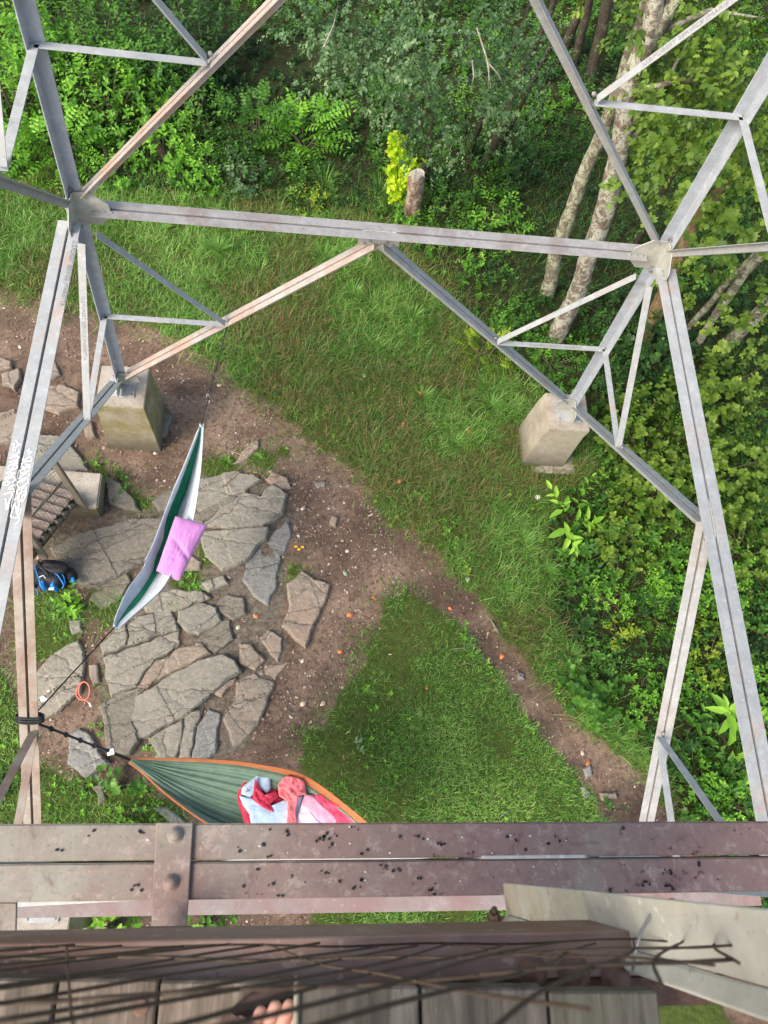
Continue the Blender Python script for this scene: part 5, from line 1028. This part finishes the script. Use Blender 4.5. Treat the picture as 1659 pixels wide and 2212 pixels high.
mb = MB(); mb.tube([mdl(HB, T3, .62), mdl(HB, T3, .8)+np.array([0, 0, .01]), T3], [.014, .018, .015], 7); mb.build('strap_loop', mat_strap, h2e, True)
mb = MB(); pk = mdl(HB, T3, .80)+np.array([0, 0, .045]); mb.box(pk, (.035, .01, 0), (-.01, .03, .0), (0, 0, .004)); mb.build('white_tag', M_plain('white_label', (.85, .85, .84), .5, .03), h2e)
# clothes in the second hammock (each a crumpled cloth of its own)
q4 = lambda u, v: (300+u*.7233, 2700+v*.7233)                # zoomed crop -> photo pixels
qq = lambda u, v: tuple(a*.54861 for a in q4(u, v))
def crumple(name, poly, z, th, mat, parent=None, seed=0, amp=.03, fr=3.2, zf=None):
    P = [np.array(U(*qq(*p), z)) for p in poly]; c = sum(P)/len(P); out = []
    for i in range(len(P)):
        a, b = P[i], P[(i+1) % len(P)]; k = max(2, int(np.linalg.norm(b-a)/.012))
        for j in range(k): out.append(a+(b-a)*j/k)
    n = len(out); V = []; F_ = []; R = [(1.0, -.03), (1.02, .25), (.97, .65), (.9, .88), (.8, 1), (.7, 1.03), (.6, 1.05), (.5, 1.05), (.4, 1.05), (.3, 1.05), (.2, 1.05), (.1, 1.05)]
    for s, h in R:
        for q in out:
            p = c+(q-c)*s; v1 = Vector((p[0]*fr+seed, p[1]*fr, seed*.7))
            w = (1-2*abs(mnoise.noise(v1*1.6)))*.9+.5*mnoise.noise(v1*4)+.25*(1-2*abs(mnoise.noise(v1*7)))
            V.append((p[0], p[1], p[2]+th*h+amp*w*min(1, h+.3)))
    p = c; V.append((p[0], p[1], p[2]+th*1.05+amp*.4))
    for r in range(len(R)-1):
        for i in range(n): F_.append((r*n+i, r*n+(i+1) % n, (r+1)*n+(i+1) % n, (r+1)*n+i))
    r = len(R)-1
    for i in range(n): F_.append((r*n+i, r*n+(i+1) % n, len(V)-1))
    mb = MB(); mb.add(V, F_); return mb.build(name, mat, parent, True)
zc = float(k3[30][2])+.30
m_red = cloth_mat('crimson_cloth', (.46, .012, .05), .15, .5); m_lb = cloth_mat('pale_blue_fleece', (.42, .54, .68), .08, .9); m_cor = cloth_mat('coral_cloth', (.78, .17, .19), .12, .7); m_wp = cloth_mat('pale_pink_white', (.78, .66, .74), .05, .7); m_hp = cloth_mat('hot_pink_cloth', (.80, .07, .15), .12, .6); m_lp = cloth_mat('light_pink_cloth', (.80, .38, .50), .08, .7)
jk = empty('hooded_jacket', U(*qq(980, 600), zc-.05), 'crimson jacket with pale blue fleece lining, bunched in the sage green hammock', 'jacket')
crumple('outer_shell', [(885, 560), (930, 500), (985, 462), (1040, 462), (1066, 500), (1064, 560), (1100, 570), (1130, 620), (1150, 700), (1140, 760), (930, 790), (900, 690), (878, 620)], zc-.06, .05, m_red, jk, 1, .02)
crumple('lining', [(945, 520), (985, 478), (1030, 470), (1058, 500), (1060, 560), (1040, 590), (1010, 560), (980, 510), (965, 590), (950, 610), (900, 590), (905, 555)], zc+.0, .045, m_lb, jk, 2, .018)
crumple('lining', [(890, 600), (950, 610), (965, 640), (1010, 650), (1050, 680), (1080, 700), (1070, 650), (1140, 620), (1200, 640), (1230, 600), (1210, 700), (1190, 790), (960, 790), (945, 700), (910, 650)], zc+.005, .05, m_lb, jk, 3, .025)
crumple('red_facing', [(975, 505), (990, 560), (1030, 595), (1085, 575), (1100, 600), (1060, 640), (1075, 690), (1020, 665), (958, 620), (968, 560)], zc+.06, .025, m_red, jk, 4, .03, 6)
mb = MB(); mb.tube([U(*qq(930, 562), zc+.09), U(*qq(945, 572), zc+.095), U(*qq(925, 575), zc+.09)], .006, 6); mb.build('toggle', mat_strap, jk, True)
cs = empty('scrunched_top', U(*qq(1180, 580), zc), 'coral pink scrunched top lying over the jacket in the hammock', 'clothing')
crumple('bunched_body', [(1120, 510), (1150, 492), (1200, 500), (1240, 520), (1252, 590), (1215, 600), (1200, 640), (1150, 630), (1105, 600), (1098, 545)], zc+.05, .07, m_cor, cs, 5, .05, 7)
crumple('sleeve', [(1150, 600), (1205, 620), (1195, 690), (1205, 790), (1140, 790), (1150, 700)], zc+.06, .045, m_cor, cs, 6, .03, 7)
tw = empty('towel', U(*qq(1350, 690), zc-.05), 'hot pink and white striped towel folded at the right of the clothes', 'towel')
crumple('hot_pink_part', [(1275, 592), (1330, 590), (1400, 620), (1480, 680), (1560, 745), (1620, 800), (1400, 800), (1360, 700), (1300, 640)], zc-.01, .06, m_hp, tw, 7, .025, 5)
crumple('light_pink_part', [(1245, 590), (1290, 600), (1340, 650), (1400, 700), (1440, 760), (1460, 800), (1380, 800), (1320, 740), (1240, 660), (1228, 640)], zc+.02, .05, m_lp, tw, 8, .012, 5)
crumple('white_part', [(1228, 640), (1250, 655), (1320, 735), (1380, 800), (1180, 800), (1205, 700)], zc+.02, .05, m_wp, tw, 9, .012, 5)
# ------------------------------------------------------------------ backpack
zq = lambda x, y: (x*.2232, 822.9+y*.2232)
bk = empty('backpack', G(115, 1245), 'black and bright blue backpack with dangling straps beside the stair foot', 'backpack')
m_bk = cloth_mat('black_nylon', (.010, .011, .015), .3, .6, 0); m_bl = cloth_mat('bright_blue_nylon', (.008, .20, .60), .15, .45, 0)
def blob(name, x, y, z, rx, ry, rz, mat, rot=0, seed=0, n=20):
    c = G(*zq(x, y), z); V = []; F_ = []
    for i in range(n+1):
        for j in range(n):
            th, ph = math.pi*i/n, 6.2832*j/n; sx = lambda f: math.copysign(abs(f)**.75, f)
            d = np.array([sx(math.sin(th)*math.cos(ph)), sx(math.sin(th)*math.sin(ph)), sx(math.cos(th))]); w = 1+.16*mnoise.noise(Vector(d*2.2)+Vector((seed, 0, 0)))+.07*mnoise.noise(Vector(d*6)+Vector((seed, 3, 0)))
            p = d*np.array([rx, ry, rz])*w; V.append(c+np.array([p[0]*math.cos(rot)-p[1]*math.sin(rot), p[0]*math.sin(rot)+p[1]*math.cos(rot), p[2]]))
    for i in range(n):
        for j in range(n): F_.append((i*n+j, i*n+(j+1) % n, (i+1)*n+(j+1) % n, (i+1)*n+j))
    mb = MB(); mb.add(V, F_); return mb.build(name, mat, bk, True)
blob('main_body', 500, 1880, .22, .24, .19, .2, m_bk, -.15, 1); blob('top_lid', 520, 1800, .42, .20, .10, .06, m_bk, -.12, 2); blob('side_pocket', 690, 1880, .2, .075, .10, .13, m_bk, .5, 3)
blob('front_pocket', 420, 1960, .22, .05, .10, .15, m_bl, .45, 4); blob('front_pocket', 545, 1970, .22, .045, .09, .16, m_bl, -.25, 5); blob('hip_belt_pad', 330, 1940, .2, .05, .10, .07, m_bk, .2, 6); blob('hip_belt_pad', 710, 1930, .3, .03, .05, .05, m_bl, .5, 7)
mz = lambda L, z: [G(*zq(x, y), z) for x, y in L]
for L, r, m, nm, z in [([(335, 1780), (350, 1840), (380, 1920), (400, 1980)], .010, m_bl, 'shoulder_strap', .42), ([(500, 1840), (560, 1880), (600, 1940), (620, 1980)], .010, m_bl, 'shoulder_strap', .42), ([(590, 1850), (620, 1900), (630, 1960), (600, 2010)], .008, m_bl, 'piping', .40), ([(370, 1740), (390, 1790), (450, 1850), (470, 1890)], .015, m_bk, 'shoulder_strap', .46), ([(300, 1890), (270, 1885), (262, 1870)], .008, m_bl, 'strap_end', .2), ([(350, 2000), (370, 2050), (360, 2080)], .007, m_bl, 'strap_end', .1), ([(380, 1900), (420, 1880), (440, 1910)], .007, M_plain('pale_cord', (.6, .7, .75), .6), 'cord', .44), ([(640, 1790), (700, 1830), (730, 1920), (735, 1990)], .010, m_bk, 'strap_end', .25)]:
    mb = MB(); mb.tube(mz(L, z), r, 7); mb.build(nm, m, bk, True)
mb = MB(); p = G(*zq(497, 2010), .36); mb.box(p, (.035, 0, 0), (0, .02, -.012), (0, .003, .004)); mb.build('white_label', M_plain('label_white', (.8, .8, .8), .5, .03), bk)
# ------------------------------------------------------------------ coral cord, litter
m_cord = M_plain('coral_cord', (.75, .20, .13), .6); c0 = []
for x, y in [(365, 420), (345, 430), (332, 455), (330, 480), (345, 497), (365, 500), (382, 485), (387, 455), (378, 430), (360, 422), (345, 440), (340, 470), (355, 495), (375, 505), (385, 515)]: c0.append(G(x/2, 1262+y/2, .15))
co = empty('cord', c0[0], 'coral coloured cord loop with a pale end lying on the rock', 'cord'); mb = MB(); mb.tube(list(spl(c0, 50)), .0085, 6); mb.build('loop', m_cord, co, True)
mb = MB(); mb.tube([G(193, 1518, .15), G(197, 1527, .15)], [.016, .013], 7); mb.build('pale_end', M_plain('pale_plastic', (.72, .70, .78), .5), co, True)
mb = MB(); mb.tube([G(183, 1462, .15), G(182, 1472, .15)], .004, 5); mb.build('tail', mat_strap, co, True)
def litter(u, v, r, mat, label, name='paper_scrap', cat='litter', dz=.06, seed=0):
    c = G(u, v, dz); mb = MB(); ring = [c+np.array([math.cos(a)*r*random.uniform(.6, 1.2), math.sin(a)*r*random.uniform(.5, 1.1), random.uniform(0, .5)*r]) for a in np.linspace(0, 6.28, 8)[:-1]]
    mb.prism(ring, (0, 0, .006)); o = mb.build(name, mat, None); tag(o, label, cat)
m_wp2 = M_plain('white_paper', (.8, .8, .8), .6, .05)
litter(1161, 1075, .055, m_wp2, 'crumpled white paper scrap in the grass below the right pier'); litter(93, 1511, .05, m_wp2, 'white scrap on the grey slab beside the steel diagonal', dz=.16)
litter(104, 1493, .02, m_wp2, 'tiny pale scrap just above the white scrap on the grey slab', dz=.16)
yl = M_plain('orange_yellow_peel', (.85, .42, .03), .6, .1); 
ol = empty('orange_peel', G(645, 1183), 'bright orange yellow peel scrap with three lobes on the bare ground', 'litter')
for k, (u, v) in enumerate([(639, 1181), (645, 1187), (653, 1182)]):
    mb = MB(); c = G(u, v, .03); mb.prism([c+np.array([math.cos(a)*.03, math.sin(a)*.022, .01*math.sin(a*2)]) for a in np.linspace(0, 6.28, 8)[:-1]], (0, 0, .004)); mb.build('lobe', yl, ol)
# twigs on the lawn and dirt
for k, (P_, lb) in enumerate([([(1110, 1745), (1080, 1765), (1075, 1790)], 'forked pale dead twig on the lawn above the beam'), ([(1030, 1392), (1000, 1400), (965, 1403)], 'pale dry stalk across the lawn near the trail'), ([(1025, 1430), (990, 1436)], 'short pale dry stalk below the longer one on the lawn'), ([(505, 838), (498, 832)], 'short stick on the dirt below the left diagonal'), ([(500, 975), (530, 985), (545, 1000)], 'thin twig beside the grass tufts and rocks')]):
    mb = MB(); pts = [G(u, v, .06) for u, v in P_]; mb.tube(pts, [.006]*(len(pts)-1)+[.002], 6); o = mb.build('twig', mat_pale, None, True); tag(o, lb, 'twig')
# ------------------------------------------------------------------ person (only sandalled toes and a fingertip show)
def skin(name, verts, edges, mat, parent=None, sub=2, root=0):
    me = bpy.data.meshes.new(name); me.from_pydata([tuple(map(float, v[:3])) for v in verts], edges, []); o = link(name, me, mat, parent)
    md = o.modifiers.new('Skin', 'SKIN'); md.use_smooth_shade = True
    for i, v in enumerate(verts): r = v[3]; me.skin_vertices[0].data[i].radius = (r, r) if not hasattr(r, '__len__') else r; me.skin_vertices[0].data[i].use_root = (i == root)
    sb = o.modifiers.new('Sub', 'SUBSURF'); sb.levels = sub; sb.render_levels = sub; return o
m_skin, nt, out, N = NT('skin'); w = worldpos(N); n1 = noise(N, w, 30, 4)
p_ = finish(nt, N, out, ramp(N, n1, [(.3, (.46, .235, .17)), (.7, (.60, .34, .26))]), .5, 0, noise(N, w, 160, 3), .2, .002); p_.inputs['Subsurface Weight'].default_value = .15; p_.inputs['Subsurface Radius'].default_value = (.01, .004, .002)
zt_ = zd+.024; ftd = nrm(np.array([.42, .9, 0])); fsd = np.array([ftd[1], -ftd[0], 0])
toe = [U(532, 2184, zt_+.008), U(575, 2161, zt_+.010), U(607, 2148, zt_+.011), U(637, 2145, zt_+.011), U(672, 2150, zt_+.012)]
trad = [.0105, .0098, .0102, .0106, .0135]; V = []; E_ = []
ball = [t-ftd*l-np.array([0, 0, .0]) for t, l in zip(toe, (.036, .046, .052, .056, .06))]
mid = (ball[1]+ball[3])/2-ftd*.07+np.array([0, 0, .015]); ank = mid-ftd*.085+np.array([0, 0, .05]); heel = ank-ftd*.045-np.array([0, 0, .045])
knee = ank+np.array([.02, -.02, .40]); hip = ank+np.array([.08, -.08, .80])
pv = hip+np.array([.10, -.02, .05])
def AV(p, r): V.append((p[0], p[1], p[2], r)); return len(V)-1
i_p = AV(pv, (.13, .11)); i_h = AV(hip, .085); i_k = AV(knee, .056); i_a = AV(ank, .036); i_m = AV(mid, (.030, .024)); i_he = AV(heel, .026)
E_ += [(i_p, i_h), (i_h, i_k), (i_k, i_a), (i_a, i_m), (i_a, i_he)]
prev = {}
for k in (0, 2, 4):
    pass
bi = [AV(b, (.013, .011) if k < 4 else (.016, .013)) for k, b in enumerate(ball)]
for k in range(5):
    E_.append((i_m, bi[k])); t = toe[k]; md_ = mdl(ball[k], t, .55)+np.array([0, 0, .006]); a = AV(md_, trad[k]*.9); b = AV(t-ftd*trad[k]*.6, trad[k]*1.05); E_ += [(bi[k], a), (a, b)]
hip2 = pv+np.array([.10, -.02, -.05]); kn2 = hip2+np.array([.03, .03, -.40]); an2 = kn2+np.array([0, -.04, -.38]); ft2 = an2+np.array([.03, .12, -.06])
a = AV(hip2, .085); b = AV(kn2, .056); c = AV(an2, .036); d = AV(ft2, (.04, .022)); E_ += [(i_p, a), (a, b), (b, c), (c, d)]
w1 = AV(pv+np.array([0, -.01, .22]), (.125, .09)); w2 = AV(pv+np.array([0, -.02, .46]), (.15, .10)); nk = AV(pv+np.array([0, .0, .56]), .055); hd0 = AV(pv+np.array([0, .03, .64]), .06); hd1 = AV(pv+np.array([0, .04, .73]), (.075, .085)); hd2 = AV(pv+np.array([0, .02, .79]), .055); ns = AV(pv+np.array([0, .125, .69]), .012)
E_ += [(i_p, w1), (w1, w2), (w2, nk), (nk, hd0), (hd0, hd1), (hd1, hd2), (hd0, ns)]
for s_ in (-1, 1):
    sh = pv+np.array([s_*.18, -.02, .47]); el = C+np.array([s_*.22-.05, -.42, -.05]); wr_ = C+np.array([s_*.10-.03, -.20, .06]); pm = C+np.array([s_*.07-.02, -.10, .065])
    a = AV(sh, .052); b = AV(el, .04); c = AV(wr_, .027); d = AV(pm, (.034, .016)); E_ += [(w2, a), (a, b), (b, c), (c, d)]
    for k in range(5):
        f1 = pm+np.array([(k-2)*.019, .035, .012]); f2 = f1+np.array([-s_*.012, .03, .0]); f3 = f2+np.array([-s_*.012, .018, -.012])
        if s_ < 0 and k == 0: f1 = pm+np.array([-.03, .01, -.01]); f2 = C-fw*.01+(at(-60, 2420, .09)-C); f3 = at(-62, 2185, .09)
        a = AV(f1, .009); b = AV(f2, .0085); c = AV(f3, .0078); E_ += [(d, a), (a, b), (b, c)]
foot_c = (toe[2]+heel)/2
pe = empty('person', (foot_c[0], foot_c[1], zd), 'person in brown sandals standing on the plank landing, toes visible at the bottom edge', 'person')
skin('body', V, E_, m_skin, pe)
m_shirt = cloth_mat('grey_shirt', (.2, .22, .25)); m_short = cloth_mat('navy_shorts', (.03, .04, .08)); m_sand = M_plain('brown_sandal_leather', (.055, .028, .022), .55, .3, 60)
skin('shirt', [(*(pv+np.array([0, 0, .08])), (.145, .125)), (*(pv+np.array([0, -.01, .25])), (.14, .105)), (*(pv+np.array([0, -.02, .46])), (.165, .115)), (*(pv+np.array([-.18, -.02, .47])), .065), (*(pv+np.array([.18, -.02, .47])), .065)], [(0, 1), (1, 2), (2, 3), (2, 4)], m_shirt, pe)
skin('shorts', [(*pv, (.14, .12)), (*hip, .098), (*mdl(hip, knee, .6), .085), (*hip2, .098), (*mdl(hip2, kn2, .6), .085)], [(0, 1), (1, 2), (0, 3), (3, 4)], m_short, pe)
skin('hair', [(*(pv+np.array([0, -.01, .78])), .075), (*(pv+np.array([0, -.06, .70])), .06), (*(pv+np.array([0, .03, .82])), .06)], [(0, 1), (0, 2)], cloth_mat('brown_hair', (.05, .03, .02)), pe)
sole = [(450, 2290), (474, 2218), (500, 2180), (540, 2150), (578, 2132), (612, 2124), (650, 2126), (690, 2150), (700, 2200), (690, 2290), (600, 2420), (420, 2440)]
mb = MB(); mb.prism([U(u, v, zd+.018) for u, v in sole], (0, 0, -.016)); mb.build('sandal_sole', m_sand, pe, bevel=.003)
mb = MB(); sp = []
for s_ in np.linspace(-1, 1, 13): cc = (ball[2]-ftd*.012); sp.append(cc+fsd*.058*s_+np.array([0, 0, .026*(1-s_*s_)-.008]))
for i in range(12): mb.prism([sp[i]-ftd*.02, sp[i]+ftd*.02, sp[i+1]+ftd*.02, sp[i+1]-ftd*.02], (0, 0, .003))
mb.build('sandal_strap', m_sand, pe)
# ------------------------------------------------------------------ light, sky, camera
sc = bpy.context.scene
wd = bpy.data.worlds.new('World'); sc.world = wd; wd.use_nodes = True; nt = wd.node_tree; nt.nodes.clear()
sky = nt.nodes.new('ShaderNodeTexSky'); sky.sky_type = 'NISHITA'; sky.sun_disc = False; EL, AZ = math.radians(44), math.radians(-125)
sky.sun_elevation = EL; sky.sun_rotation = AZ; sky.air_density = 1.0; sky.dust_density = 3.0; sky.ozone_density = .6
bg = nt.nodes.new('ShaderNodeBackground'); bg.inputs[1].default_value = .15; wo = nt.nodes.new('ShaderNodeOutputWorld'); wb = nt.nodes.new('ShaderNodeMix'); wb.data_type = 'RGBA'; wb.blend_type = 'MULTIPLY'; wb.inputs[0].default_value = 1; wb.inputs[7].default_value = (1.06, 1.0, .90, 1); nt.links.new(sky.outputs[0], wb.inputs[6]); nt.links.new(wb.outputs[2], bg.inputs[0]); nt.links.new(bg.outputs[0], wo.inputs[0])
sl = bpy.data.lights.new('sun', 'SUN'); sl.energy = 1.5; sl.angle = math.radians(25); sl.color = (1, .96, .88); so = bpy.data.objects.new('sun', sl); col.objects.link(so)
sd = Vector((math.sin(AZ)*math.cos(EL), math.cos(AZ)*math.cos(EL), math.sin(EL))); so.rotation_euler = sd.to_track_quat('Z', 'Y').to_euler()
cd = bpy.data.cameras.new('camera'); cam = bpy.data.objects.new('camera', cd); col.objects.link(cam); sc.camera = cam
from mathutils import Matrix
M_ = Matrix(((rt[0], up[0], -fw[0], C[0]), (rt[1], up[1], -fw[1], C[1]), (rt[2], up[2], -fw[2], C[2]), (0, 0, 0, 1))); cam.matrix_world = M_
cd.sensor_fit = 'HORIZONTAL'; cd.sensor_width = 36; cd.lens = F/1659*36; cd.clip_end = 2000; cd.clip_start = .02
cd.dof.use_dof = True; cd.dof.focus_distance = 8.5; cd.dof.aperture_fstop = cd.lens/3.2
sc.view_settings.view_transform = 'Standard'; sc.view_settings.look = 'None'; sc.view_settings.exposure = 1.2; sc.view_settings.gamma = 1
sc.render.engine = 'CYCLES'; sc.cycles.max_bounces = 6; sc.cycles.diffuse_bounces = 3; sc.cycles.transmission_bounces = 4; sc.cycles.use_denoising = True
